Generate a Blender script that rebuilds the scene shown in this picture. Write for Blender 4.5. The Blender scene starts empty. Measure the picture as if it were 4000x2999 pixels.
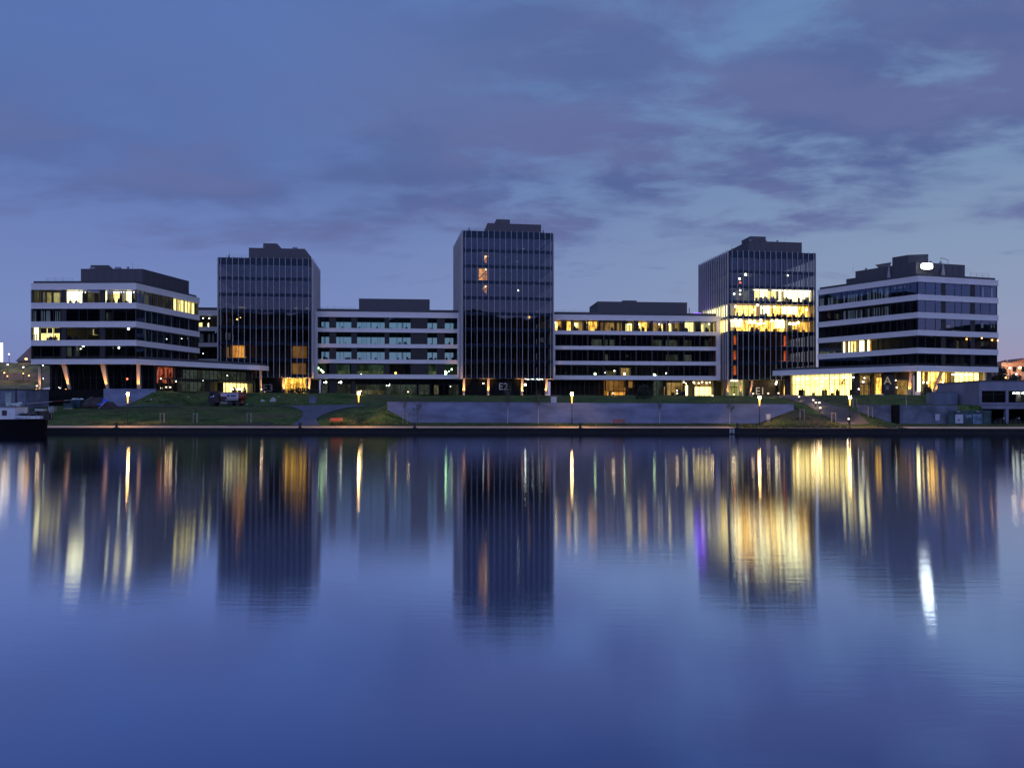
import bpy, math, random
from mathutils import Vector, noise
random.seed(7)
S = bpy.context.scene
COL = S.collection
FPX, CAMZ, YH = 3080.0, 3.0, 1613.0          # survey of the site: lens, eye height, horizon row

# ------------------------------------------------------------------ colour / node helpers
def lin(r, g, b):
    f = lambda c: (c/255/12.92) if c/255 <= .04045 else ((c/255+.055)/1.055)**2.4
    return (f(r), f(g), f(b), 1)

class NT:
    def __init__(s, tree): s.t = tree; s.n = tree.nodes; s.l = tree.links; s.n.clear()
    def add(s, kind, **kw):
        n = s.n.new(kind)
        for k, v in kw.items():
            if k.startswith('i_'):
                n.inputs[k[2:].replace('_', ' ')].default_value = v
            else: setattr(n, k, v)
        return n
    def link(s, a, b): s.l.new(a, b)
    def math(s, op, a, b=None, c=None, clamp=False):
        n = s.n.new('ShaderNodeMath'); n.operation = op; n.use_clamp = clamp
        for i, v in enumerate((a, b, c)):
            if v is None: continue
            if isinstance(v, (int, float)): n.inputs[i].default_value = v
            else: s.l.new(v, n.inputs[i])
        return n.outputs[0]
    def ramp(s, fac, stops, interp='LINEAR'):
        n = s.n.new('ShaderNodeValToRGB'); n.color_ramp.interpolation = interp
        e = n.color_ramp.elements
        while len(e) < len(stops): e.new(.5)
        for el, (p, c) in zip(e, stops):
            el.position = p; el.color = c if len(c) == 4 else (*c, 1)
        s.l.new(fac, n.inputs['Fac']); return n.outputs['Color']
    def mix(s, fac, a, b, blend='MIX'):
        n = s.n.new('ShaderNodeMix'); n.data_type = 'RGBA'; n.blend_type = blend
        for sock, v in ((n.inputs[0], fac), (n.inputs[6], a), (n.inputs[7], b)):
            if isinstance(v, (int, float)): sock.default_value = v
            elif isinstance(v, tuple): sock.default_value = v if len(v) == 4 else (*v, 1)
            else: s.l.new(v, sock)
        return n.outputs[2]
    def maprange(s, v, a, b, c=0., d=1., smooth=True):
        n = s.n.new('ShaderNodeMapRange'); n.interpolation_type = 'SMOOTHSTEP' if smooth else 'LINEAR'
        s.l.new(v, n.inputs['Value'])
        n.inputs['From Min'].default_value = a; n.inputs['From Max'].default_value = b
        n.inputs['To Min'].default_value = c; n.inputs['To Max'].default_value = d
        return n.outputs['Result']

def new_mat(name):
    m = bpy.data.materials.new(name); m.use_nodes = True
    return m, NT(m.node_tree)

def noisy(nt, scale, stretch=(1, 1, 1), detail=5):
    tc = nt.add('ShaderNodeTexCoord'); mp = nt.add('ShaderNodeMapping'); mp.inputs['Scale'].default_value = stretch
    nt.link(tc.outputs['Object'], mp.inputs['Vector'])
    n = nt.add('ShaderNodeTexNoise'); n.inputs['Scale'].default_value = scale; n.inputs['Detail'].default_value = detail
    nt.link(mp.outputs['Vector'], n.inputs['Vector']); return n.outputs['Fac']

def surf(name, c, rough=.6, var=.25, scale=.6, stretch=(1, 1, 1), metal=0., spec=.5, bump=0., tint=None):
    m, nt = new_mat(name)
    p = nt.add('ShaderNodeBsdfPrincipled'); o = nt.add('ShaderNodeOutputMaterial')
    f = noisy(nt, scale, stretch)
    c = c if len(c) == 4 else (*c, 1)
    lo = tuple(v*(1-var) for v in c[:3]); hi = tuple(min(1, v*(1+var)) for v in c[:3])
    nt.link(nt.ramp(f, [(.3, lo), (.7, hi)]), p.inputs['Base Color'])
    p.inputs['Roughness'].default_value = rough; p.inputs['Metallic'].default_value = metal
    p.inputs['Specular IOR Level'].default_value = spec
    if tint: p.inputs['Specular Tint'].default_value = (*tint, 1)
    if bump:
        b = nt.add('ShaderNodeBump'); b.inputs['Strength'].default_value = bump; b.inputs['Distance'].default_value = .1
        nt.link(noisy(nt, scale*6, stretch), b.inputs['Height']); nt.link(b.outputs[0], p.inputs['Normal'])
    nt.link(p.outputs[0], o.inputs[0]); return m

def glow(name, c, strength, var=0., scale=.8, stretch=(1, 1, .35)):
    m, nt = new_mat(name)
    e = nt.add('ShaderNodeEmission'); o = nt.add('ShaderNodeOutputMaterial')
    c = c if len(c) == 4 else (*c, 1)
    if var:
        f = noisy(nt, scale, stretch, 3)
        v = nt.maprange(f, .36, .62, 1-var, 1+var*.5)
        f2 = noisy(nt, scale*3.1, (1, 1, .9), 2)
        v = nt.math('MULTIPLY', v, nt.maprange(f2, .35, .6, 1-var*.7, 1.))
        nt.link(nt.math('MULTIPLY', v, strength), e.inputs['Strength'])
        nt.link(nt.mix(v, (c[0], c[1]*.72, c[2]*.4, 1), c), e.inputs['Color'])
    else:
        e.inputs['Color'].default_value = c; e.inputs['Strength'].default_value = strength
    nt.link(e.outputs[0], o.inputs[0]); return m

def glass(name, tint, refl, rc=(.92, .96, 1, 1), rough=.015, wav=.0):
    m, nt = new_mat(name)
    t = nt.add('ShaderNodeBsdfTransparent'); t.inputs['Color'].default_value = (*tint, 1)
    g = nt.add('ShaderNodeBsdfAnisotropic'); g.inputs['Roughness'].default_value = rough; g.inputs['Color'].default_value = rc
    fr = nt.add('ShaderNodeLayerWeight'); fr.inputs['Blend'].default_value = .35
    fac = nt.maprange(fr.outputs['Facing'], .35, 1., refl, .6)
    if wav:
        b = nt.add('ShaderNodeBump'); b.inputs['Strength'].default_value = wav; b.inputs['Distance'].default_value = .02
        nt.link(noisy(nt, .5, (1, 1, 1), 1), b.inputs['Height']); nt.link(b.outputs[0], g.inputs['Normal'])
    x = nt.add('ShaderNodeMixShader'); o = nt.add('ShaderNodeOutputMaterial')
    nt.link(fac, x.inputs[0]); nt.link(t.outputs[0], x.inputs[1]); nt.link(g.outputs[0], x.inputs[2])
    nt.link(x.outputs[0], o.inputs[0]); return m

M = {}
M['band'] = surf('white_cladding', (.76, .74, .74), .45, .06, .35, (1, 1, 6))
M['fin'] = surf('white_aluminium', (.5, .5, .53), .4, .05)
M['trim'] = surf('pale_trim', (.62, .6, .58), .5, .06)
M['dark'] = surf('anthracite_cladding', (.055, .055, .062), .55, .12, .5)
M['roofbox'] = surf('grey_louvres', (.072, .07, .085), .6, .1, .8, (1, 1, 8))
M['pier'] = surf('brown_grey_pier', (.015, .013, .014), .55, .12)
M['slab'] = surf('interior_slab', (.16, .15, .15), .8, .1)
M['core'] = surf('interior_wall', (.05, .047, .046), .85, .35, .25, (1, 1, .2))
M['mull'] = surf('window_profile', (.02, .022, .026), .4, .1)
M['blind'] = surf('roller_blind', (.34, .4, .38), .8, .25, .7)
M['blindw'] = surf('light_curtain', (.55, .64, .58), .8, .2, .7)
M['glass'] = glass('office_glass', (.8, .8, .74), .12, (.36, .56, 1, 1), wav=.04)
M['glassb'] = glass('cyan_office_glass', (.52, .76, .63), .1, (.36, .56, 1, 1), wav=.04)
M['tglass'] = glass('tower_glass', (.7, .68, .6), .1, (.3, .42, .66, 1), wav=.1)
M['cglass'] = glass('lobby_glass', (.88, .88, .82), .06, (.5, .7, 1, 1))
M['spandrel'] = surf('blue_black_spandrel', (.012, .018, .03), .16, .2, .4, spec=.28, tint=(.35, .6, 1))
M['black'] = surf('black_panel', (.005, .005, .005), .6, .2, spec=.15)
M['brown'] = surf('brown_panel', (.05, .036, .03), .55, .2)
M['letter'] = surf('sign_letter', (.66, .62, .58), .5, .05)
M['letterd'] = surf('dull_sign_letter', (.3, .27, .26), .5, .05)
M['colm'] = surf('column_render', (.52, .41, .3), .55, .06)  # tan base colour carries part of the uplights' orange glow
M['concrete'] = surf('fair_concrete', (.2, .23, .345), .8, .3, .3, (1, 1, 2.6), bump=.2)
M['concrete2'] = surf('weathered_concrete', (.14, .16, .22), .85, .45, .5, bump=.2)
M['pavcon'] = surf('grey_render', (.22, .23, .3), .85, .25, .4, (1, 1, .5), bump=.1)
M['stone'] = surf('quay_stone', (.01, .0085, .008), .8, .5, 1.1, (.6, 1, 2.4), bump=.5)
M['steel'] = surf('dark_steel', (.02, .02, .023), .4, .2)
M['galv'] = surf('galvanised_steel', (.3, .3, .32), .5, .15)
M['wood'] = surf('pale_stake_wood', (.42, .36, .3), .7, .2, 2)
M['bark'] = surf('young_bark', (.09, .075, .06), .8, .3, 3)
M['leaf'] = surf('spring_leaves', (.05, .07, .035), .7, .4, 1.5)
M['shrub'] = surf('shrub_leaves', (.022, .035, .016), .7, .5, 1.5)
M['bench'] = surf('orange_bench_slats', (.75, .16, .04), .5, .12, 2)
M['benchd'] = surf('rust_bench_slats', (.3, .1, .07), .6, .15, 2)
M['rubber'] = surf('tyre_rubber', (.012, .012, .012), .8, .2)
M['gravel'] = surf('pale_gravel', (.1, .105, .135), .9, .35, 1.4, bump=.4)
M['pave'] = surf('path_paving', (.1, .082, .08), .8, .2, 1.5)
M['prom'] = surf('promenade_stone', (.86, .5, .27), .7, .2, .8)  # peach base colour stands in for warm lamp light along the strip
M['whitep'] = surf('white_paint', (.78, .79, .82), .45, .08, .8)
M['hull'] = surf('black_hull', (.004, .004, .005), .7, .4, .5, spec=.1)
M['bluetarp'] = surf('blue_tarpaulin', (.05, .11, .6), .5, .25, 1.2)
M['teal'] = surf('teal_steel', (.02, .055, .085), .5, .3, 1)
M['soil'] = surf('brown_soil', (.055, .042, .04), .95, .4, .9, bump=.5)
M['rock'] = surf('pale_bag', (.36, .38, .36), .8, .3, 1)
M['truckblue'] = surf('truck_cab_paint', (.012, .012, .03), .35, .2)
M['tank'] = surf('tank_sign_white', (.46, .45, .56), .45, .08)
M['red'] = surf('rust_red_paint', (.17, .035, .022), .5, .3, 1.2)
M['ink'] = surf('dark_print', (.03, .03, .09), .6, .1)
M['hoard'] = surf('teal_hoarding', (.028, .065, .075), .5, .5, .9)
M['poster'] = surf('pale_poster', (.5, .5, .6), .6, .12, 2)
M['poster2'] = surf('blue_poster', (.12, .2, .28), .6, .7, 1.6)
M['boxblue'] = surf('container_paint', (.16, .2, .28), .5, .3, .5, (1, 1, .2))
M['brick'] = surf('house_render', (.42, .26, .2), .8, .2, .5)
M['tile'] = surf('roof_tile', (.28, .13, .08), .8, .2, 1)
M['tan'] = surf('tan_metal_roof', (.3, .21, .19), .7, .1, .4)
M['farwall'] = surf('stained_wall', (.17, .15, .06), .85, .6, .35, (1, 1, .6))
M['farcon'] = surf('old_concrete', (.2, .17, .14), .85, .35, .3)

M['hot'] = glow('bright_office_light', (1, .92, .46), 5.6, .16, .5)
M['lemon'] = glow('lemon_office_light', (1, .86, .32), 2.7, .3, .9, (2., 2., .3))
M['olive'] = glow('dim_office_light', (.5, .46, .2), 1.05, .35, .5)
M['olived'] = glow('very_dim_office_light', (.22, .22, .12), .55, .5, .6)
M['gold'] = glow('golden_room_light', (1, .57, .1), 2.6, .6, .8, (2.2, 2.2, .35))
M['goldd'] = glow('dim_golden_room_light', (.6, .38, .12), .62, .5, .5)
M['amber'] = glow('amber_room_light', (1, .45, .08), 1.1, .4, .6)
M['amberd'] = glow('dim_amber_room_light', (.55, .27, .06), .5, .35, .6)
M['ember'] = glow('orange_red_light', (1, .17, .05), .95, .5, 1.2)
M['redrm'] = glow('red_lounge_light', (.9, .2, .1), .55, .95, 2.4)
M['party'] = glow('party_floor_light', (1, .6, .12), 6.5, .78, .9, (2.4, 2.4, .3))
M['lobby'] = glow('lobby_light', (1, .76, .23), 4.6, .22, .5, (2., 2., .3))
M['lobbyg'] = glow('lobby_green_light', (.62, .66, .22), .8, .35, .5)
M['ghost'] = glow('grey_green_room_light', (.09, .12, .1), .46, .55, .5)
M['lampw'] = glow('cool_lamp', (.92, 1, .88), 14)
M['lampy'] = glow('yellow_lamp', (1, .86, .5), 14)
M['lampo'] = glow('orange_lamp', (1, .45, .1), 14)
M['lampr'] = glow('red_lamp', (1, .12, .05), 8)
M['lampg'] = glow('green_white_lamp', (.75, 1, .55), 16)
M['flood'] = glow('floodlight_glass', (.95, 1, .95), 9)
M['letterl'] = glow('backlit_letter', (.8, .66, .5), .55)
M['hotter'] = glow('side_room_light', (1, .72, .2), 12.)
M['mast'] = glow('mast_lamp', (1, .95, .9), 2.2)
M['diffh'] = glow('lamp_head_glow', (1, .58, .18), 110)
M['farw'] = glow('far_white_lamp', (1, .9, .8), 5)
M['lettera'] = glow('faint_backlit_letter', (.8, .66, .5), .3)
M['strip'] = glow('ceiling_tube', (1, .95, .72), 9)
M['purple'] = glow('violet_tube', (.3, .12, 1), 2.5)
M['diff'] = glow('lamp_diffuser', (1, .52, .12), 2.2)
M['diffb'] = glow('bollard_diffuser', (1, .76, .5), 3)

# ------------------------------------------------------------------ mesh builder
class MB:
    def __init__(s): s.v = []; s.f = []; s.m = []
    def face(s, pts, m=0):
        i = len(s.v); s.v += [tuple(p) for p in pts]; s.f.append(tuple(range(i, i+len(pts)))); s.m.append(m)
    def hexa(s, a, b, m=0):        # a: 4 bottom points ccw, b: 4 top points
        i = len(s.v); s.v += [tuple(p) for p in a] + [tuple(p) for p in b]
        for q in ((3, 2, 1, 0), (4, 5, 6, 7), (0, 1, 5, 4), (1, 2, 6, 5), (2, 3, 7, 6), (3, 0, 4, 7)):
            s.f.append(tuple(i+k for k in q)); s.m.append(m)
    def box(s, x0, x1, y0, y1, z0, z1, m=0):
        s.hexa([(x0, y0, z0), (x1, y0, z0), (x1, y1, z0), (x0, y1, z0)],
               [(x0, y0, z1), (x1, y0, z1), (x1, y1, z1), (x0, y1, z1)], m)
    def prism(s, poly, z0, z1, m=0):
        n = len(poly); i = len(s.v)
        s.v += [(x, y, z0) for x, y in poly] + [(x, y, z1) for x, y in poly]
        s.f.append(tuple(reversed(range(i, i+n)))); s.m.append(m)
        s.f.append(tuple(range(i+n, i+2*n))); s.m.append(m)
        for k in range(n):
            j = (k+1) % n
            s.f.append((i+k, i+j, i+n+j, i+n+k)); s.m.append(m)
    def tube(s, p, q, r0, r1=None, n=8, m=0):
        r1 = r0 if r1 is None else r1
        p = Vector(p); q = Vector(q); d = (q-p).normalized()
        a = d.orthogonal().normalized(); b = d.cross(a); i = len(s.v)
        for c, r in ((p, r0), (q, r1)):
            for k in range(n):
                t = 2*math.pi*k/n; s.v.append(tuple(c + a*math.cos(t)*r + b*math.sin(t)*r))
        for k in range(n):
            j = (k+1) % n; s.f.append((i+k, i+j, i+n+j, i+n+k)); s.m.append(m)
        s.f.append(tuple(reversed(range(i, i+n)))); s.m.append(m)
        s.f.append(tuple(range(i+n, i+2*n))); s.m.append(m)
    def ball(s, c, r, n=8, k=5, m=0, sq=(1, 1, 1)):
        i = len(s.v); c = Vector(c)
        s.v.append(tuple(c+Vector((0, 0, -r*sq[2]))))
        for a in range(1, k):
            t = -math.pi/2 + math.pi*a/k
            for b in range(n):
                u = 2*math.pi*b/n
                s.v.append((c.x+r*sq[0]*math.cos(t)*math.cos(u), c.y+r*sq[1]*math.cos(t)*math.sin(u), c.z+r*sq[2]*math.sin(t)))
        s.v.append(tuple(c+Vector((0, 0, r*sq[2])))); top = len(s.v)-1
        for b in range(n):
            s.f.append((i, i+1+(b+1) % n, i+1+b)); s.m.append(m)
            for a in range(k-2):
                o = i+1+a*n; s.f.append((o+b, o+(b+1) % n, o+n+(b+1) % n, o+n+b)); s.m.append(m)
            o = i+1+(k-2)*n; s.f.append((o+b, o+(b+1) % n, top)); s.m.append(m)
    def build(s, name, mats, parent=None, smooth=False):
        me = bpy.data.meshes.new(name)
        org = ORG.get(parent.name, (0, 0, 0)) if parent else None
        if parent is None:
            xs = [v[0] for v in s.v]; ys = [v[1] for v in s.v]; zs = [v[2] for v in s.v]
            org = ((min(xs)+max(xs))/2, (min(ys)+max(ys))/2, min(zs)) if s.ctr else (0, 0, 0)
        me.from_pydata([(a-org[0], b-org[1], c-org[2]) for a, b, c in s.v], [], s.f)
        mats = mats if isinstance(mats, (list, tuple)) else [mats]
        for k in mats: me.materials.append(M[k] if isinstance(k, str) else k)
        me.polygons.foreach_set('material_index', s.m)
        if smooth: me.polygons.foreach_set('use_smooth', [True]*len(s.f))
        me.update()
        o = bpy.data.objects.new(name, me); COL.objects.link(o)
        if parent is None: o.location = org
        else: o.parent = parent
        ORG[o.name] = org
        return o
    ctr = True
ORG = {}

def tag(o, label=None, cat=None, group=None, kind=None):
    if label: o['label'] = label
    if cat: o['category'] = cat
    if group: o['group'] = group
    if kind: o['kind'] = kind
    return o
def thing(name, label, cat, loc, group=None):
    o = bpy.data.objects.new(name, None); COL.objects.link(o); o.location = loc; o.empty_display_size = .5
    ORG[o.name] = tuple(loc); return tag(o, label, cat, group)
def copy_tree(o, parent=None):
    c = o.copy(); COL.objects.link(c)
    if parent: c.parent = parent
    ORG[c.name] = ORG.get(o.name, (0, 0, 0))
    for ch in list(o.children): copy_tree(ch, c)
    return c
def lamp(name, loc, energy, color, parent, radius=.15, spot=None, aim=None):
    l = bpy.data.lights.new(name, 'SPOT' if spot else 'POINT'); l.energy = energy; l.color = color; l.shadow_soft_size = radius
    if spot: l.spot_size = math.radians(spot); l.spot_blend = .8
    o = bpy.data.objects.new(name, l); COL.objects.link(o)
    org = ORG.get(parent.name, (0, 0, 0)); o.parent = parent
    o.location = tuple(a-b for a, b in zip(loc, org))
    if aim is not None:
        o.rotation_euler = (Vector(aim)-Vector(loc)).to_track_quat('-Z', 'Y').to_euler()
    return o

def zat(y, Y): return CAMZ + (YH-y)/FPX*Y
def xat(x, Y): return (x-2000)/FPX*Y
def at(x, y, Y): return (xat(x, Y), Y, zat(y, Y))

class Face:                       # a facade plane: u to the right, d towards the water, z up
    def __init__(s, p0, p1):
        s.p0 = Vector(p0); s.p1 = Vector(p1); s.L = (s.p1-s.p0).length
        s.u = (s.p1-s.p0)/s.L; s.n = Vector((s.u.y, -s.u.x))
    def pt(s, u, d, z): q = s.p0+s.u*u+s.n*d; return (q.x, q.y, z)
    def off(s, d): return Face(s.p0+s.n*d, s.p1+s.n*d)
    def up(s, px):
        k = (px-2000)/FPX
        return (k*s.p0.y-s.p0.x)/(s.u.x-k*s.u.y)
    def Y(s, px): return s.p0.y+s.u.y*s.up(px)
    def zp(s, px, y): return zat(y, s.Y(px))
    def box(s, mb, u0, u1, d0, d1, z0, z1, m=0):
        mb.hexa([s.pt(u0, d1, z0), s.pt(u1, d1, z0), s.pt(u1, d0, z0), s.pt(u0, d0, z0)],
                [s.pt(u0, d1, z1), s.pt(u1, d1, z1), s.pt(u1, d0, z1), s.pt(u0, d0, z1)], m)
    def quad(s, mb, u0, u1, d, z0, z1, m=0):
        mb.face([s.pt(u0, d, z0), s.pt(u1, d, z0), s.pt(u1, d, z1), s.pt(u0, d, z1)], m)

def off_chain(pts, d):            # mitred parallel of an open chain, d towards the water
    fs = [Face(a, b) for a, b in zip(pts, pts[1:])]; out = [Vector(pts[0])+fs[0].n*d]
    for a, b, p in zip(fs, fs[1:], pts[1:-1]):
        m = (a.n+b.n).normalized(); out.append(Vector(p)+m*(d/m.dot(a.n)))
    out.append(Vector(pts[-1])+fs[-1].n*d); return [(v.x, v.y) for v in out]
def strip(mb, pts, d0, d1, z0, z1, m=0):
    a = off_chain(pts, d1); b = off_chain(pts, d0)
    for k in range(len(pts)-1):
        mb.hexa([(*a[k], z0), (*a[k+1], z0), (*b[k+1], z0), (*b[k], z0)],
                [(*a[k], z1), (*a[k+1], z1), (*b[k+1], z1), (*b[k], z1)], m)
def band(root, pts, z0, z1, d0=-.3, d1=.22, mat='band', name='wall_band'):
    mb = MB(); h = (z1-z0)/3
    strip(mb, pts, d0, d1-.03, z0+h-.02, z1-h+.02)
    strip(mb, pts, d0, d1, z0, z0+h-.022); strip(mb, pts, d0, d1, z1-h+.022, z1)
    return mb.build(name, mat, root)

def window(root, face, ua, ub, z0, z1, splits=(), d=-.1, g='glass', rails=(), label=None, mw=.07):
    mb = MB(); e = [ua]+sorted(splits)+[ub]
    for a, b in zip(e, e[1:]): face.quad(mb, a+.02, b-.02, d, z0, z1, 0)
    for u in e: face.box(mb, u-mw/2, u+mw/2, d-.08, d+.05, z0, z1, 1)
    for zz in rails: face.box(mb, ua+.04, ub-.04, d-.05, d+.04, zz-.03, zz+.03, 1)
    o = mb.build('window', [g, 'mull'], root)
    if label: o['label'] = label
    return o
def litroom(root, face, pa, pb, z0, z1, mat, depth=2.5, name='lit_room', side=True, label=None):
    f = face.off(-depth); ua, ub = max(.15, f.up(pa)), min(f.L-.15, f.up(pb)); mb = MB()
    f.quad(mb, ua, ub, 0, z0, z1, 0)
    if side:
        for u in (ua, ub): f.box(mb, u-.04, u+.04, .02, depth*.75, z0, z1, 1)
    o = mb.build(name, [mat, 'slab'], root)
    if label: o['label'] = label
    return o
def clutter(root, face, pa, pb, z0, n, depth=1.4, h=1.1):
    f = face.off(-depth); mb = MB(); a, b = f.up(pa), f.up(pb)
    for k in range(n):
        u = random.uniform(a, b); w = random.uniform(.25, .9); hh = random.uniform(.5, h)
        f.box(mb, u, u+w, -.3, random.uniform(.05, .4), z0, z0+hh, 0)
        if random.random() < .6: f.box(mb, u+.1, u+w*.7, 0, .06, z0+hh, z0+hh+.35, 0)
    return mb.build('office_furniture', 'mull', root)
def pendant(root, face, px, y, mat, r=.16, depth=1.2, name='ceiling_lamp'):
    f = face.off(-depth); u = f.up(px); z = f.zp(px, y); mb = MB()
    c = Vector(f.pt(u, 0, z)); mb.ball(c, r, 8, 5, 0)
    mb.tube(c+Vector((0, 0, r*.9)), c+Vector((0, 0, r*.9+.5)), .02, n=4, m=1)
    return mb.build(name, [mat, 'mull'], root)
def blinds(root, face, ranges, z0, z1, mat='blind', depth=.5, name='blind'):
    f = face.off(-depth)
    for pa, pb in ranges:
        mb = MB(); f.box(mb, max(.15, f.up(pa)), min(f.L-.1, f.up(pb)), -.02, .02, z0, z1); mb.build(name, mat, root)
def text(s, size, root, mat, loc, rot, name, ext=.05, align='CENTER'):
    c = bpy.data.curves.new(name, 'FONT'); c.body = s; c.size = size; c.extrude = ext; c.align_x = align
    t = bpy.data.objects.new(name+'_tmp', c); COL.objects.link(t)
    me = bpy.data.meshes.new_from_object(t.evaluated_get(bpy.context.evaluated_depsgraph_get()))
    bpy.data.objects.remove(t); bpy.data.curves.remove(c)
    me.materials.clear(); me.materials.append(M[mat]); me.name = name
    o = bpy.data.objects.new(name, me); COL.objects.link(o)
    org = ORG.get(root.name, (0, 0, 0)) if root else (0, 0, 0)
    if root: o.parent = root
    o.location = tuple(a-b for a, b in zip(loc, org)); o.rotation_euler = rot; return o
c1 = lambda x: x/2.24
c2 = lambda x: x/2.0214+600
c3 = lambda x: x/1.8429+1200
c4 = lambda x: x/1.8429+1700
c5 = lambda x: x/2.0217+2300
c6 = lambda x: x/2.0217+2650
c7 = lambda x: x/2.153+3150
y1 = lambda y: y/2.24+980
y2 = lambda y: y/2.0214+900
y3 = lambda y: y/1.8429+820
y5 = lambda y: y/2.0217+900
y7 = lambda y: y/2.153+950
# ------------------------------------------------------------------ camera, sky, light
cam = bpy.data.cameras.new('camera'); co = bpy.data.objects.new('camera', cam); COL.objects.link(co)
co.location = (0, 0, CAMZ); co.rotation_euler = (math.pi/2, 0, 0)
cam.sensor_width = 36; cam.lens = FPX/4000*36; cam.shift_y = (YH-1499.5)/4000; cam.clip_end = 6000; cam.clip_start = .2
S.camera = co
S.view_settings.view_transform = 'Standard'; S.view_settings.look = 'None'
S.view_settings.exposure = 0; S.view_settings.gamma = 1; S.view_settings.use_curve_mapping = False
S.render.engine = 'CYCLES'
S.cycles.use_denoising = True
try:
    S.cycles.denoiser = 'OPENIMAGEDENOISE'; S.cycles.denoising_input_passes = 'RGB_ALBEDO_NORMAL'
except Exception: pass
S.cycles.max_bounces = 8; S.cycles.transparent_max_bounces = 16; S.cycles.glossy_bounces = 4; S.cycles.diffuse_bounces = 3
S.cycles.sample_clamp_indirect = 4; S.cycles.caustics_reflective = False; S.cycles.caustics_refractive = False
S.cycles.use_light_tree = True

W = bpy.data.worlds.new('World'); S.world = W; W.use_nodes = True
nt = NT(W.node_tree)
tc = nt.add('ShaderNodeTexCoord'); sp = nt.add('ShaderNodeSeparateXYZ'); nt.link(tc.outputs['Generated'], sp.inputs[0])
dx, dy, dz = sp.outputs
az = nt.math('DIVIDE', dx, nt.math('MAXIMUM', nt.math('SQRT', nt.math('ADD', nt.math('MULTIPLY', dx, dx), nt.math('MULTIPLY', dy, dy))), .01))
right = nt.maprange(az, -.42, .55)
zc = nt.math('MAXIMUM', dz, 0.)
skyL = nt.ramp(zc, [(0, lin(130, 120, 168)), (.045, lin(120, 131, 183)), (.11, lin(119, 138, 190)), (.2, lin(109, 129, 185)), (.3, lin(91, 117, 175)), (.46, lin(88, 119, 181)), (1, lin(70, 95, 160))])
skyR = nt.ramp(zc, [(0, lin(168, 140, 165)), (.05, lin(157, 148, 180)), (.1, lin(145, 155, 186)), (.18, lin(135, 154, 185)), (.26, lin(122, 147, 183)), (.36, lin(112, 141, 182)), (.5, lin(102, 136, 183)), (1, lin(70, 95, 160))])
base = nt.mix(right, skyL, skyR)
# cloud deck seen in perspective
den = nt.math('ADD', zc, .16)
cx = nt.math('DIVIDE', dx, den); cy = nt.math('DIVIDE', dy, den)
cb = nt.add('ShaderNodeCombineXYZ'); nt.link(cx, cb.inputs[0]); nt.link(cy, cb.inputs[1])
def fbm(scale, detail, rough, off, sx=1., sy=1., rot=0., dist=0.):
    mp = nt.add('ShaderNodeMapping'); mp.inputs['Scale'].default_value = (sx, sy, 1); mp.inputs['Location'].default_value = off
    mp.inputs['Rotation'].default_value = (0, 0, rot)
    nt.link(cb.outputs[0], mp.inputs['Vector'])
    n = nt.add('ShaderNodeTexNoise'); n.inputs['Scale'].default_value = scale; n.inputs['Detail'].default_value = detail
    n.inputs['Roughness'].default_value = rough; n.inputs['Distortion'].default_value = dist
    nt.link(mp.outputs[0], n.inputs['Vector']); return n.outputs['Fac']
big = fbm(1.5, 3, .5, (3.1, 1.7, 0), .8, 1.15, .25)
fine = fbm(3.9, 8, .56, (8.4, 2.2, 1), .8, 1.2, .3, .22)
soft = fbm(2.6, 5, .52, (1.3, 9.2, 2), .8, 1.2, .2, .2)
crisp = nt.math('ADD', nt.math('MULTIPLY', big, .34), nt.math('MULTIPLY', fine, .66))
mR = nt.maprange(crisp, .39, .545)
mL = nt.maprange(nt.math('ADD', nt.math('MULTIPLY', big, .5), nt.math('MULTIPLY', soft, .5)), .36, .56, 0, .95)
rr = nt.maprange(az, -.5, .12)
mask = nt.math('ADD', nt.math('MULTIPLY', mL, nt.math('SUBTRACT', 1., rr)), nt.math('MULTIPLY', mR, rr))
edge = nt.math('ADD', zc, nt.math('MULTIPLY', nt.math('SUBTRACT', soft, .5), .22))
mask = nt.math('MULTIPLY', mask, nt.maprange(edge, .195, .25))
topfade = nt.maprange(nt.math('ADD', zc, nt.math('MULTIPLY', az, -.16)), .3, .47, 1., .22)
mask = nt.math('MULTIPLY', mask, nt.math('MAXIMUM', topfade, nt.math('MULTIPLY', rr, .85)))
wisp = nt.math('MULTIPLY', nt.maprange(fine, .55, .66), nt.math('MULTIPLY', nt.maprange(dz, .12, .19), nt.maprange(dz, .26, .2)))
mask = nt.math('MAXIMUM', mask, nt.math('MULTIPLY', wisp, nt.math('MULTIPLY', rr, .4)))
ccol = nt.mix(nt.maprange(soft, .38, .62), lin(82, 98, 150), lin(97, 107, 156))
sky = nt.mix(nt.math('MULTIPLY', mask, .9), base, ccol)
# the bright afterglow the camera has at its back
back = nt.maprange(dy, .12, -.75)
glowc = nt.ramp(zc, [(0, (1.5, .95, .95)), (.15, (.68, .67, 1.2)), (.3, (.52, .68, 1.45)), (.6, (.34, .45, .95)), (1, (.16, .22, .5))])
sky = nt.mix(back, sky, glowc)
bg = nt.add('ShaderNodeBackground'); bg.inputs['Strength'].default_value = 1.
wo = nt.add('ShaderNodeOutputWorld'); nt.link(sky, bg.inputs['Color']); nt.link(bg.outputs[0], wo.inputs[0])
W.cycles.sampling_method = 'MANUAL'; W.cycles.sample_map_resolution = 512

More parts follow.
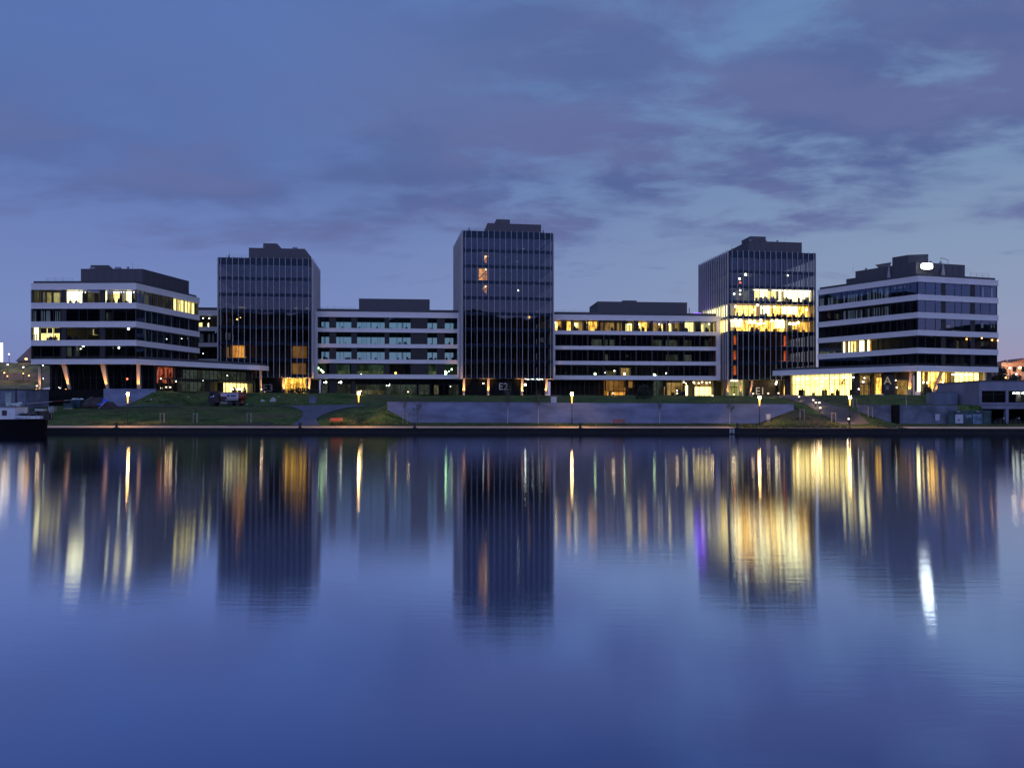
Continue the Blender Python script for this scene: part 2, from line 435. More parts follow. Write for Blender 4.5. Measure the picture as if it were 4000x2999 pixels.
# ------------------------------------------------------------------ terrain
def yq(X): return 113.3-.05*X if abs(X) < 160 else 113.3-.05*math.copysign(160, X)
PROF = [   # X, [(s, z) ...] sections through the bank, s metres behind the quay edge
 (-400, [(0, .82), (5, 1.05), (8, 1.5), (20, 3.2), (33, 4.5), (60, 5.)]),
 (-99,  [(0, .82), (5, 1.05), (8, 1.5), (20, 3.2), (33, 4.5), (60, 5.)]),
 (-95,  [(0, .82), (5, 1.05), (8, 1.5), (20, 3.1), (29, 4.3), (34, 4.5), (35, 7.4), (60, 7.4)]),
 (-73,  [(0, .82), (5, 1.05), (8, 1.5), (20, 3.1), (29, 4.2), (34, 4.5), (35, 7.4), (60, 7.4)]),
 (-68, [(0, .82), (5, 1.05), (8, 1.5), (20, 3.1), (28, 4.15), (29.5, 4.5), (33, 7.25), (36.5, 7.35), (60, 7.4)]),
 (-62,  [(0, .82), (5, 1.05), (8, 1.5), (20, 3.1), (28, 4.15), (34, 4.4), (45, 7.3), (60, 7.35)]),
 (-40,  [(0, .82), (5, 1.05), (8, 1.5), (20, 3.1), (28, 4.15), (34, 4.4), (50, 7.2), (60, 7.35)]),
 (-33,  [(0, .82), (5, 1.02), (8, 1.35), (20, 2.9), (28, 4.05), (36, 4.5), (52, 7.0), (62, 7.3)]),
 (-27.5, [(0, .82), (5, 1.02), (7, 1.45), (12, 3.1), (14, 3.5), (28, 4.2), (36, 4.6), (56, 7.0), (64, 7.2)]),
 (-22,  [(0, .82), (5, 1.02), (7, 1.6), (12, 3.6), (16, 3.85), (28, 4.3), (36, 4.8), (56, 6.9), (64, 7.1)]),
 (-19.6, [(0, .82), (5, 1.02), (7, 1.5), (10.8, 3.45), (11.2, 4.55), (28, 4.7), (40, 5.4), (62, 7.), (66, 7.05)]),
 (-16.0, [(0, .82), (5, 1.02), (7, 1.25), (10.8, 1.5), (11.2, 4.6), (28, 5.), (40, 5.7), (62, 6.95), (66, 7.)]),
 (38,   [(0, .82), (5, 1.0), (7, 1.2), (10.8, 1.4), (11.2, 4.25), (28, 4.8), (40, 5.6), (62, 6.9), (66, 7.)]),
 (43.6, [(0, .82), (5, 1.0), (7, 1.6), (10.8, 3.5), (11.2, 4.2), (28, 4.8), (40, 5.6), (62, 6.85), (66, 6.9)]),
 (46.5, [(0, .82), (5, 1.0), (7, 1.35), (10.8, 2.3), (22, 4.0), (28, 4.6), (40, 5.6), (62, 6.8), (66, 6.85)]),
 (51.5, [(0, .82), (5, 1.0), (7, 1.25), (10.8, 1.85), (22, 3.7), (28, 4.5), (40, 5.5), (62, 6.75), (66, 6.8)]),
 (53.6, [(0, .82), (5, 1.0), (7, 1.4), (10.8, 3.2), (11.2, 3.4), (22, 3.9), (28, 4.6), (40, 5.7), (62, 6.7), (66, 6.8)]),
 (58.6, [(0, .82), (5, 1.0), (7, 1.2), (10.8, 1.35), (11.2, 4.05), (28, 5.1), (36, 6.2), (50, 6.6), (66, 6.75)]),
 (72.,  [(0, .82), (5, 1.0), (7, 1.2), (10.8, 1.3), (11.2, 4.05), (28, 5.3), (36, 6.4), (50, 6.6), (66, 6.75)]),
 (72.7, [(0, .82), (5, 1.0), (7, 1.2), (10.8, 1.3), (22, 1.6), (30, 3.5), (40, 6.4), (50, 6.6), (66, 6.75)]),
 (400,  [(0, .82), (5, 1.0), (7, 1.2), (10.8, 1.3), (22, 1.6), (30, 3.5), (40, 6.4), (50, 6.6), (66, 6.75)]),
]
def sec(p, s):
    if s <= p[0][0]: return p[0][1]
    for (a, za), (b, zb) in zip(p, p[1:]):
        if s <= b:
            t = (s-a)/(b-a); return za+(zb-za)*t
    return p[-1][1]
def H(X, Y):
    s = Y-yq(X)
    for (xa, pa), (xb, pb) in zip(PROF, PROF[1:]):
        if X <= xb:
            t = max(0, (X-xa)/(xb-xa)); return sec(pa, s)*(1-t)+sec(pb, s)*t
    return sec(PROF[-1][1], s)
def bump(X, Y, k=1.): return .16*k*noise.noise((X*.23, Y*.23, 1.3))+.07*k*noise.noise((X*.9, Y*.9, 4.))

def grass_mat():
    m, g = new_mat('bank_grass')
    p = g.add('ShaderNodeBsdfPrincipled'); o = g.add('ShaderNodeOutputMaterial')
    a = noisy(g, .12, (1, 1, 1), 4); b = noisy(g, 2.6, (1, 1, 1), 6); c = noisy(g, .045, (1, 1, 1), 2)
    col = g.ramp(a, [(.3, (.03, .06, .017)), (.46, (.1, .18, .04)), (.56, (.14, .18, .05)), (.66, (.17, .145, .07))])
    col = g.mix(g.maprange(b, .35, .7, 0., .7), col, (.013, .02, .01, 1))
    col = g.mix(g.maprange(c, .5, .66, 0., .45), col, (.06, .05, .036, 1))
    d = noisy(g, .5, (1, 2.2, 1), 5); col = g.mix(g.maprange(d, .5, .68, 0., .65), col, (.1, .085, .05, 1)); col = g.mix(g.maprange(d, .5, .34, 0., .7), col, (.014, .024, .009, 1))
    g.link(col, p.inputs['Base Color']); p.inputs['Roughness'].default_value = .95; p.inputs['Specular IOR Level'].default_value = .1
    bp = g.add('ShaderNodeBump'); bp.inputs['Strength'].default_value = .7; bp.inputs['Distance'].default_value = .15
    g.link(noisy(g, 4., (1, 1, 1), 6), bp.inputs['Height']); g.link(bp.outputs[0], p.inputs['Normal'])
    g.link(p.outputs[0], o.inputs[0]); return m
M['grass'] = grass_mat()
xs = [-3000, -1200, -600, -300, -200, -160]+[-130+k*1. for k in range(261)]+[160, 200, 300, 600, 1200, 3000]
for p in PROF:
    if -120 < p[0] < 120: xs.append(p[0])
xs = sorted(set(xs))
ss = [4.9, 5.6, 6.3, 7, 8, 9, 10, 10.8, 11.2, 12, 14, 16, 18, 20, 22, 24, 26, 28, 29, 31, 33, 34, 35, 36.5, 38, 40, 42, 45, 48, 52, 56, 60, 66, 80, 100, 150, 300, 700, 1500, 4000]
mb = MB(); mb.ctr = False
for s in ss:
    for X in xs:
        Y = yq(X)+s; mb.v.append((X, Y, H(X, Y)+(bump(X, Y, min(1, max(0, (s-5)/3))) if abs(s-11) > .5 else 0)))
nx = len(xs)
for j in range(len(ss)-1):
    for i in range(nx-1):
        a = j*nx+i; mb.f.append((a, a+1, a+nx+1, a+nx)); mb.m.append(0)
tag(mb.build('ground', 'grass', None, True), kind='structure')
# promenade with a stone edge, on the quay
mb = MB(); mb.ctr = False
px_ = [-160+k*4 for k in range(81)]
vb = MB(); vb.ctr = False
for a, b in zip(px_, px_[1:]):
    (vb if 32 <= a < 56 else mb).face([(a, yq(a)+.55, .84), (b, yq(b)+.55, .84), (b, yq(b)+5., 1.02), (a, yq(a)+5., 1.02)])
M['promg'] = surf('dry_verge_grass', (.1, .08, .03), .95, .5, 1.3, bump=.5)
tag(mb.build('promenade', 'prom'), kind='structure'); tag(vb.build('verge', 'promg'), kind='structure')

qm = MB()
for a, b in zip(px_, px_[1:]):
    def sl(d0, d1, z0, z1, m=0):
        qm.hexa([(a, yq(a)+d0, z0), (b, yq(b)+d0, z0), (b, yq(b)+d1, z0), (a, yq(a)+d1, z0)],
                [(a, yq(a)+d0, z1), (b, yq(b)+d0, z1), (b, yq(b)+d1, z1), (a, yq(a)+d1, z1)], m)
    sl(0, 6, -3, .58); 
quay = tag(qm.build('quay_wall', 'stone'), 'long dark stone quay wall standing in the water along the far bank', 'wall')
cm = MB(); k = -160.
while k < 159:
    w = random.uniform(1.6, 2.4); b = min(160, k+w); j = random.uniform(-.03, .03)
    cm.hexa([(k+.02, yq(k)-.1+j, .58), (b-.02, yq(b)-.1+j, .58), (b-.02, yq(b)+.6, .58), (k+.02, yq(k)+.6, .58)],
            [(k+.02, yq(k)-.1+j, .83), (b-.02, yq(b)-.1+j, .83), (b-.02, yq(b)+.55, .83), (k+.02, yq(k)+.55, .83)]); k = b
cm.build('coping', 'stone', quay)

def sheet(name, poly_rows, mat, lift=.05):
    """strip of ground cover: rows of (xleft, xright, y), laid on the terrain"""
    mb = MB(); mb.ctr = False; n = 14; rows = []
    for (a, b) in zip(poly_rows, poly_rows[1:]):
        for k in range(8):
            t = k/8; rows.append(tuple(p*(1-t)+q*t for p, q in zip(a, b)))
    rows.append(poly_rows[-1])
    for j, (xl, xr, y) in enumerate(rows):
        wob = .35*noise.noise((y*.5, 1, 2)); wo2 = .35*noise.noise((y*.5, 7, 2))
        for i in range(n+1):
            x = (xl+wob)+(xr+wo2-xl-wob)*i/n; s = y-yq(x)
            mb.v.append((x, y, H(x, y)+bump(x, y, min(1, max(0, (s-5)/3)))+lift))
    for j in range(len(rows)-1):
        for i in range(n):
            a = j*(n+1)+i; mb.f.append((a, a+1, a+n+2, a+n+1)); mb.m.append(0)
    return tag(mb.build(name, mat, None, True), kind='structure')
sheet('gravel_path', [(-33.6, -29.4, 120.), (-33.9, -30.6, 123.5), (-34.2, -31.4, 127), (-35, -30.2, 132), (-36.4, -29.4, 137), (-39.5, -28.2, 142), (-42, -26.5, 146), (-42, -29, 149)], 'gravel', .09)
sheet('gravel_track', [(-79, -38, 144.9), (-79, -38, 146.1)], 'gravel', .1)
sheet('footpath', [(48.9, 53.4, 117.2), (49.2, 53., 122), (50.3, 54.2, 130), (51.8, 55.5, 142), (53.5, 57.5, 156), (55, 60, 168), (52, 64, 176)], 'pave', .09)
sheet('dirt_patch', [(-43, -37, 119.4), (-44, -36, 121), (-43, -38, 123.2)], 'soil', .06)

# ------------------------------------------------------------------ water
def water_mat():
    m, g = new_mat('harbour_water')
    o = g.add('ShaderNodeOutputMaterial'); gl = g.add('ShaderNodeBsdfAnisotropic'); df = g.add('ShaderNodeBsdfDiffuse')
    lw = g.add('ShaderNodeLayerWeight'); lw.inputs['Blend'].default_value = .5
    g.link(g.ramp(lw.outputs['Facing'], [(.5, (.2, .26, .43)), (.6, (.3, .36, .56)), (.7, (.52, .58, .77)), (.8, (.7, .77, .9)), (.92, (.72, .74, .8))]), gl.inputs['Color'])
    gl.distribution = 'BECKMANN'; gl.inputs['Roughness'].default_value = .09; gl.inputs['Anisotropy'].default_value = .46; tg = g.add('ShaderNodeCombineXYZ'); tg.inputs[0].default_value = 1.; g.link(tg.outputs[0], gl.inputs['Tangent'])
    df.inputs['Color'].default_value = (.001, .002, .004, 1)
    tc = g.add('ShaderNodeTexCoord')
    def wav(scale, sx, sy, det, rot):
        mp = g.add('ShaderNodeMapping'); mp.inputs['Scale'].default_value = (sx, sy, 1); mp.inputs['Rotation'].default_value = (0, 0, rot)
        g.link(tc.outputs['Object'], mp.inputs['Vector'])
        n = g.add('ShaderNodeTexNoise'); n.inputs['Scale'].default_value = scale; n.inputs['Detail'].default_value = det
        g.link(mp.outputs[0], n.inputs['Vector']); return n.outputs['Fac']
    h = g.math('ADD', g.math('MULTIPLY', wav(3.6, .3, 1.3, 4, .05), .8), g.math('MULTIPLY', wav(13., .2, 1.3, 2, -.06), .22))
    h = g.math('MULTIPLY', h, g.maprange(wav(.06, .5, 1.8, 4, .2), .35, .65, .3, 1.35))
    b = g.add('ShaderNodeBump'); b.inputs['Strength'].default_value = 1.; b.inputs['Distance'].default_value = .0027
    g.link(h, b.inputs['Height']); g.link(b.outputs[0], gl.inputs['Normal'])
    a = g.add('ShaderNodeAddShader'); g.link(gl.outputs[0], a.inputs[0]); g.link(df.outputs[0], a.inputs[1])
    g.link(a.outputs[0], o.inputs[0]); return m
M['water'] = water_mat()
mb = MB(); mb.ctr = False
mb.face([(-900, -1.9, 0), (900, -1.9, 0), (900, 122.5, 0), (-900, 122.5, 0)])
tag(mb.build('water', 'water'), kind='structure')

# wooded hills round the harbour, behind and left of the photographer: seen only mirrored in the windows
M['wood_hill'] = surf('wooded_slope', (.02, .024, .014), .95, .4, .1)
mb = MB(); mb.ctr = False
ring = []                         # (centre-line point, outward direction) round the east, south and west of the basin
for k in range(100): ring.append(((640., 590-k*8.), (1., 0.)))
for k in range(16):
    a = math.radians(90*k/15); ring.append(((520+120*math.cos(a), -202-120*math.sin(a)+22), (math.cos(a), -math.sin(a))))
for k in range(1, 104): ring.append(((520-k*8., -300.), (0., -1.)))
cx_, cy_ = -304., -300.
for k in range(16):
    a = math.radians(90*k/15); ring.append(((cx_-120*math.sin(a), cy_+120-120*math.cos(a)), (-math.sin(a), -math.cos(a))))
for k in range(92): ring.append(((cx_-120, cy_+120+k*8.), (-1., 0.)))
prof = [(-40, 1), (0, 14), (40, 52), (80, 84), (120, 98), (200, 92)]
for (d, z) in prof:
    for (bx, by), (ox, oy) in ring:
        X, Y = bx+ox*d, by+oy*d; t = z/98
        hh = (1.04 if X < 480 else .93)+.1*noise.noise((X*.005, Y*.005, 3.))+(.12 if X < -330 else 0)
        mb.v.append((X, Y, max(.8, z*hh+t*(9*noise.noise((X*.035, Y*.035, 9.))+6*noise.noise((X*.1, Y*.1, 5.))))))
nx = len(ring)
for j in range(len(prof)-1):
    for i in range(nx-1):
        a = j*nx+i; mb.f.append((a, a+1, a+nx+1, a+nx)); mb.m.append(0)
tag(mb.build('hill', 'wood_hill', None, False), kind='structure')
mb = MB(); mb.ctr = False
mb.face([(-900, -345, .9), (900, -345, .9), (900, -2, .9), (-900, -2, .9)]); mb.face([(-900, -2, .9), (900, -2, .9), (900, -1, -1), (-900, -1, -1)])
M['nearbank'] = surf('near_bank_grass', (.03, .04, .018), .95, .4, .5)
tag(mb.build('near_bank', 'nearbank'), kind='structure')
# ------------------------------------------------------------------ shared building pieces
def uplight(root, loc, e=60, col=(1, .48, .12), aim=None):
    mb = MB(); x, y, z = loc
    mb.tube((x, y, z-.02), (x, y, z+.14), .13, .16, 8, 0); mb.tube((x, y, z+.14), (x, y, z+.16), .11, .11, 8, 1)
    o = mb.build('uplight', ['steel', 'lampo'], root)
    lamp('uplight_lamp', (x, y, z+.3), e*9, col, root, .08, 62, aim or (x, y+1.1, z+3.4))
    return o
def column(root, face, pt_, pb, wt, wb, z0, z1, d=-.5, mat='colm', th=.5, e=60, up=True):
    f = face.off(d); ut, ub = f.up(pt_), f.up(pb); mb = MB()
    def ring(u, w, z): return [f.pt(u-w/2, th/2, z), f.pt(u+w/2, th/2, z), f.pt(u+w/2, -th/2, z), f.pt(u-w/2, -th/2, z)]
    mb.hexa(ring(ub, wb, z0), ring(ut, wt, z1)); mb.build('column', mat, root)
    if up:
        p = f.pt(ub, th/2+1.1, z0+.05); uplight(root, p, e, aim=f.pt((ub+ut)/2, 0, z0+2.9))
def louvre_box(root, poly, z0, z1, name='roof_plant', mat='roofbox'):
    mb = MB(); mb.prism(poly, z0, z1)
    c = Vector((sum(p[0] for p in poly)/len(poly), sum(p[1] for p in poly)/len(poly)))
    cap = [tuple(c+(Vector(p)-c)*1.006) for p in poly]; mb.prism(cap, z1+.003, z1+.1)
    n = len(poly)
    for a, b in zip(poly, poly[1:]+poly[:1]):      # panel joints
        L = (Vector(b)-Vector(a)).length; k = max(1, int(L/1.5)); u = (Vector(b)-Vector(a))/L; nn = Vector((u.y, -u.x))
        for i in range(1, k):
            q = Vector(a)+u*(L*i/k); r = q+nn*.03
            mb.hexa([(q.x-u.x*.03, q.y-u.y*.03, z0), (r.x-u.x*.03, r.y-u.y*.03, z0), (r.x+u.x*.03, r.y+u.y*.03, z0), (q.x+u.x*.03, q.y+u.y*.03, z0)],
                    [(q.x-u.x*.03, q.y-u.y*.03, z1), (r.x-u.x*.03, r.y-u.y*.03, z1), (r.x+u.x*.03, r.y+u.y*.03, z1), (q.x+u.x*.03, q.y+u.y*.03, z1)])
    return mb.build(name, mat, root)
def rail(root, pts, z, h=1.0, name='roof_railing'):
    mb = MB()
    for (a, b) in zip(pts, pts[1:]):
        L = (Vector(b)-Vector(a)).length; k = max(2, int(L/1.5))
        for i in range(k+1):
            q = Vector(a).lerp(Vector(b), i/k); mb.tube((q.x, q.y, z), (q.x, q.y, z+h), .025, n=4)
        for zz in (z+h, z+h*.5): mb.tube((*a, zz), (*b, zz), .02, n=4)
    return mb.build(name, 'galv', root)

# ================================================================== office building on the left
PL, PC, PR = (-92.8, 152.3), (-72.5, 152.), (-68.1, 171.5)
LB = thing('office_building', 'white banded office block on the left standing on slanted columns, two brilliant windows upstairs', 'office building', (-80, 160, 7.4))
LF, LR = Face(PL, PC), Face(PC, PR)
lev = [(28., 26.75), (24.25, 23.1), (20.65, 19.5), (17.05, 15.95), (13.4, 12.4)]
can = [PL, PC, (-57.4, 170.6), (-55.2, 172.2), (-54.2, 175.2)]
foot = [PL, PC, PR, (-92.8, 171.5)]
inset = off_chain([PL, PC, PR], -.32)+[(-92.6, 171.2)]
for i, (a, b) in enumerate(lev):
    band(LB, [PL, PC, PR] if i < 4 else can, b, a)
    mb = MB(); mb.prism(inset, b+.06, a-.1); mb.build('floor_slab', 'slab', LB)
corepoly = off_chain([PL, PC, PR], -6)+[(-92.5, 171)]
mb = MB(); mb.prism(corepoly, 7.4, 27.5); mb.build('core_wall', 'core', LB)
mb = MB(); mb.face([(-92.8, 152.4, 12.5), (-92.8, 152.4, 28), (-92.8, 171.5, 28), (-92.8, 171.5, 12.5)])
mb.face([(-92.8, 171.5, 12.5), (-92.8, 171.5, 28), (-68.2, 171.5, 28), (-68.2, 171.5, 12.5)]); mb.build('rear_wall', 'dark', LB)
mb = MB(); strip(mb, [PL, PC, PR], -1.0, -.6, 27.9, 28.55); mb.build('parapet', 'dark', LB)
mb = MB(); mb.prism(off_chain([PL, PC, PR], -.9)+[(-92, 171)], 27.85, 28.05); mb.build('roof', 'dark', LB)
louvre_box(LB, [(-85.3, 156), (-73.1, 156), (-69.9, 170.6), (-85.3, 170.6)], 28.0, 31.4)
louvre_box(LB, [(xat(354, 158), 158), (xat(425, 158), 158), (xat(440, 163), 164), (xat(354, 164), 164)], 31.4, 32.5)
rail(LB, [(-90.6, 153.5), (-85.6, 153.5)], 28.5, .75)
mb = MB(); mb.tube((-77, 160, 31.4), (-77, 160, 33.6), .03, n=4); mb.build('aerial', 'galv', LB)
bays = [(c1(270), c1(536), [c1(355), c1(465)]), (c1(577), c1(873), [c1(690), c1(763)]), (c1(916), c1(1189), [c1(988), c1(1103)])]
for r in range(4):
    z1, z0 = lev[r][1], lev[r+1][0]
    for k, (a, b, sp_) in enumerate(bays):
        lit = {(0, 1): 'white bright window', (0, 2): 'yellow bright corner window', (2, 0): 'lit window with blinds half down', (0, 0): 'dimly lit window'}.get((r, k))
        window(LB, LF, LF.up(a), LF.up(b), z0, z1, [LF.up(q) for q in sp_], label=lit)
    for a, b in ((c1(536), c1(577)), (c1(873), c1(916))):
        mb = MB(); LF.box(mb, LF.up(a)+.05, LF.up(b)-.05, -.5, -.06, z0, z1); mb.build('pier', 'pier', LB)
    n = 4; us = [LR.L*(.002+.994*k/n) for k in range(n+1)]
    for a, b in zip(us, us[1:]):
        window(LB, LR, a+.03, b-.03, z0, z1, [a+(b-a)*q for q in (.25, .5, .75)])
    for px in (566, 590, 612, 640, 668, 700, 735):
        if r or px < 680: blinds(LB, LR, [(px, px+4)], z0+.02, z1-.1, 'blind', .35)
z0, z1 = lev[1][0], lev[0][1]
litroom(LB, LF, c1(275), c1(352), z0, z1-.1, 'olived', .5); litroom(LB, LF, c1(358), c1(372), z0, z1-.1, 'lemon', .5)
litroom(LB, LF, c1(375), c1(410), z0, z1-.3, 'olived', .6); litroom(LB, LF, c1(411), c1(463), z0, z1-.4, 'olive', .6)
litroom(LB, LF, c1(470), c1(536), z0, z1-.45, 'olive', .6, label='olive lit room')
litroom(LB, LF, c1(578), c1(763), z0, z1, 'hot', 2, label='brilliant white room'); litroom(LB, LF, c1(766), c1(872), z0, z1-.45, 'olived', 2.5)
litroom(LB, LF, c1(917), c1(988), z0, z1, 'hot', 2, label='brilliant white room'); litroom(LB, LF, c1(990), c1(1098), z0, z1-.1, 'lemon', 3)
litroom(LB, LF, c1(1104), c1(1188), z0, z1, 'hot', 2.2)
mb = MB(); f = LF.off(-2.7); u = f.up(c1(1000))
for q in (0, .75): f.box(mb, u+q, u+q+.06, 0, .1, z0, z0+1.9)
f.box(mb, u, u+.81, 0, .1, z0+1.9, z0+1.96); mb.build('door_frame', 'pier', LB)
clutter(LB, LF, c1(920), c1(1180), z0, 5, 1.2, .7); clutter(LB, LF, c1(580), c1(760), z0, 3, 1.2, .4)
for a, b in ((578, 763), (990, 1098), (1104, 1188)):
    f = LF.off(-1.2); mb = MB(); f.box(mb, f.up(c1(a)), f.up(c1(b))-.3, -.1, .1, z1-.32, z1-.26); mb.build('ceiling_lamp', 'strip', LB)
for a, b in ((678, 690), (694, 697), (700, 716), (722, 738), (740, 743), (746, 758), (765, 769), (771, 777)):
    litroom(LB, LR, a, b, z0, z1-.05*random.random(), 'lemon', .7, side=False)
litroom(LB, LR, c1(1266), c1(1281), z0, z1-.5, 'olive', 1.); litroom(LB, LR, c1(1285), c1(1296), z0, z1-.6, 'olive', 1.)
litroom(LB, LR, c1(1192), c1(1205), z0, z1-.3, 'lemon', 1.); litroom(LB, LR, c2(95), c2(112), z0+1.4, z0+2, 'ghost', 1.)
z0, z1 = lev[2][0], lev[1][1]
blinds(LB, LF, [(c1(a), c1(b)) for a, b in ((283, 300), (306, 316), (362, 374), (383, 392), (404, 440), (484, 492), (500, 508), (520, 527))], z0+.05, z1-.3, 'blindw', .4)
litroom(LB, LF, c1(930), c1(982), z0, z1-.5, 'ghost', 2.)
z0, z1 = lev[3][0], lev[2][1]
litroom(LB, LF, c1(272), c1(352), z0, z1, 'hot', .6, label='bright room'); litroom(LB, LF, c1(356), c1(536), z0, z1-.05, 'lemon', .7)
blinds(LB, LF, [(c1(362), c1(410)), (c1(416), c1(460)), (c1(474), c1(534))], z0+1.35, z1-.1, 'mull', .3)
blinds(LB, LF, [(c1(300), c1(306)), (c1(316), c1(326))], z0, z1-1.2, 'mull', .3)
clutter(LB, LF, c1(360), c1(500), z0, 4, .45, .7); clutter(LB, LF, c1(580), c1(680), z0, 4, 1.2, .7)
litroom(LB, LF, c1(812), c1(868), z0+1.2, z1-.1, 'olive', 2.4); litroom(LB, LF, c1(585), c1(680), z0+.1, z0+.7, 'olived', 2.4)
pendant(LB, LF, c1(1125), y1(682), 'lampw', .2); pendant(LB, LF, c1(590), y1(774), 'lampo', .07)
z0, z1 = lev[4][0], lev[3][1]
litroom(LB, LF, c1(584), c1(684), z0, z1, 'ghost', 3); litroom(LB, LF, c1(688), c1(700), z0, z1, 'ghost', 2)
pendant(LB, LF, c1(728), y1(832), 'lampw', .2); pendant(LB, LF, c1(706), y1(857), 'lampw', .09); pendant(LB, LF, c1(1040), y1(848), 'lampw', .17)
for px, y in ((c2(103), y2(857)), (c2(222), y2(855)), (c2(267), y2(853)), (c2(332), y2(745)), (c2(349), y2(759))): pendant(LB, LR, px, y, 'lampw', .07)
# recessed ground floor and podium with its canopy
mb = MB(); mb.prism([PL, PC, (-57.2, 171.), (-54.4, 175.), (-58, 179), (-92.6, 171.4)], 12.46, 12.72); mb.prism([off_chain(can, -.5)[0]]+off_chain(can, -.5)[1:]+[(-58, 178), (-68, 179), (-92.4, 171.2)], 13.3, 13.95); mb.build('canopy', 'dark', LB)
GF = Face((-91.2, 155.6), (-70.6, 155.6)); us = [GF.L*k/6 for k in range(7)]
for a, b in zip(us, us[1:]): window(LB, GF, a, b, 7.5, 12.4, [a+(b-a)*q for q in (.33, .66)], rails=(10.,))
GP = Face((-70.4, 155.8), (-56.2, 172.6)); us = [GP.L*k/5 for k in range(6)]
for a, b in zip(us, us[1:]): window(LB, GP, a, b, 7.4, 12.4, [a+(b-a)*q for q in (.2, .4, .6, .8)], g='cglass', rails=(9.6, 11.2))
mb = MB(); GF.box(mb, 0, GF.L, -.9, -.7, 7.4, 12.4); mb.build('dark_backing', 'black', LB)  # black sheet added behind the glass to keep the ground floor dark
mb = MB(); GP.box(mb, 0, GP.L, -5.3, -5.1, 7.4, 12.4); GP.box(mb, 2., GP.L, -5., -.3, 9.75, 10.05); mb.build('lobby_wall', 'core', LB)
litroom(LB, GP, 604, 676, 9.0, 12.2, 'redrm', 1.2, label='red lit lounge'); litroom(LB, GP, 851, 988, 7.45, 9.5, 'lemon', 3.)
litroom(LB, GP, 690, 985, 10.2, 12., 'ghost', 3.5); litroom(LB, GP, 690, 800, 7.5, 9.5, 'ghost', 3.)
clutter(LB, GP, 880, 985, 7.4, 6, 1.5, .9); clutter(LB, GP, 610, 660, 9, 5, 1.2, .8)
for px, y in ((628, 1479), (688, 1490), (603, 1492), (888, 1467), (793, 1486)): pendant(LB, GP, px, y, 'lampw' if px != 603 else 'lampy', .09)
for px in (905, 910, 926, 936, 942): pendant(LB, GP, px, 1522-random.random()*3, 'lampy', .16, 1.)
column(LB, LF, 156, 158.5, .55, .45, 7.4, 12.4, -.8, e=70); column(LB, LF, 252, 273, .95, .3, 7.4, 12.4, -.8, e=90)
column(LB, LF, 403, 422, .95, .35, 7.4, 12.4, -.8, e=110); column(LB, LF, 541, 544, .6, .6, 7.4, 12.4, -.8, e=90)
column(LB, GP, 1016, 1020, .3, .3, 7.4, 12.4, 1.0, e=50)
for px, y, m_, r in ((328, 1437, 'lampo', .1), (337, 1441, 'lampo', .1), (356, 1440, 'lampo', .12), (498, 1480, 'lampr', .22), (168, 1427, 'lampg', .1), (169, 1478, 'lampw', .06)):  # red ball stands in for a reflection in the glass, not a fixture
    pendant(LB, GF, px, y, m_, r, .8)

# ================================================================== the three glass towers
def tower(name, label, FL, FR, side, ztop, floors, cat='office tower'):
    FL, FR = Vector(FL), Vector(FR); sv = Vector(side); BL, BR = FL+sv, FR+sv
    c = (FL+FR+BL+BR)/4
    T = thing(name, label, cat, (c.x, c.y, 7.2))
    F = Face(FL, FR); SL = Face(BL, FL); SR = Face(FR, BR)
    zs = 10.95
    faces = [F, SL, SR]
    for Fi, f in enumerate(faces):
        zl = [zs]+[z for z in floors if z < ztop-2]
        for a, b in zip(zl, zl[1:]+[None]):
            top = (b-.37) if b else ztop-1.6
            bot = a+.37 if a != zs else zs+.75
            window(T, f, .06, f.L-.06, bot, top, [f.L*k/8 for k in range(1, 8)], d=-.06, g='tglass', mw=.05)
        for a in zl[1:]:
            mb = MB(); f.box(mb, .06, f.L-.06, -.12, -.03, a-.365, a+.365); mb.build('spandrel', 'spandrel', T)
        for za_, zb_ in ((ztop-1.6, ztop-.05), (zs, zs+.745)):
            mb = MB(); f.box(mb, .06, f.L-.06, -.12, -.03, za_, zb_); mb.build('spandrel', 'spandrel', T)
        n = 16 if Fi == 0 else 14
        for k in range(n):
            u = .57+(f.L-1.14)*k/(n-1); mb = MB(); f.box(mb, u-.04, u+.04, -.02, .22 if Fi == 0 else .36, zs-.1, ztop+.1); mb.build('fin', 'fin', T)
    for z in floors:
        if z < ztop-1:
            mb = MB(); mb.prism([tuple(q) for q in (FL+(BR-FL)*.012, FR+(BL-FR)*.012, BR+(FL-BR)*.012, BL+(FR-BL)*.012)], z-.2, z+.15); mb.build('floor_slab', 'slab', T)
    mb = MB(); mb.prism([tuple(q) for q in (FL+(BR-FL)*.3, FR+(BL-FR)*.3, BR, BL)], 7.2, ztop-.3); mb.build('core_wall', 'core', T)
    mb = MB(); mb.prism([tuple(q) for q in (FL+(BR-FL)*.02, FR+(BL-FR)*.02, BR+(FL-BR)*.02, BL+(FR-BL)*.02)], ztop-.6, ztop-.2); mb.build('roof', 'dark', T)
    mb = MB(); mb.prism([tuple(q) for q in (FL+(BR-FL)*.004, FR+(BL-FR)*.004, BR+(FL-BR)*.004, BL+(FR-BL)*.004)], zs-.02, zs+.3); mb.build('soffit', 'trim', T)
    return T, F, SL, SR
FLR = [14.95+3.6*k for k in range(9)]
E2, E2F, E2L, E2R = tower('glass_tower', 'tallest dark glass tower in the middle with thin white fins and an amber stairwell', (-11.16, 180), (9.5, 182.7), (-3.3, 18), 44.7, FLR)
E3, E3F, E3L, E3R = tower('glass_tower', 'dark glass tower behind the left podium, all its upper floors unlit', (-65.2, 175), (-45.05, 177), (-1.9, 15), 37.6, FLR)
E1, E1F, E1L, E1R = tower('glass_tower', 'glass tower on the right with three brilliantly lit party floors', (51.6, 187), (73.2, 190), (-2.9, 18.6), 41.5, FLR)
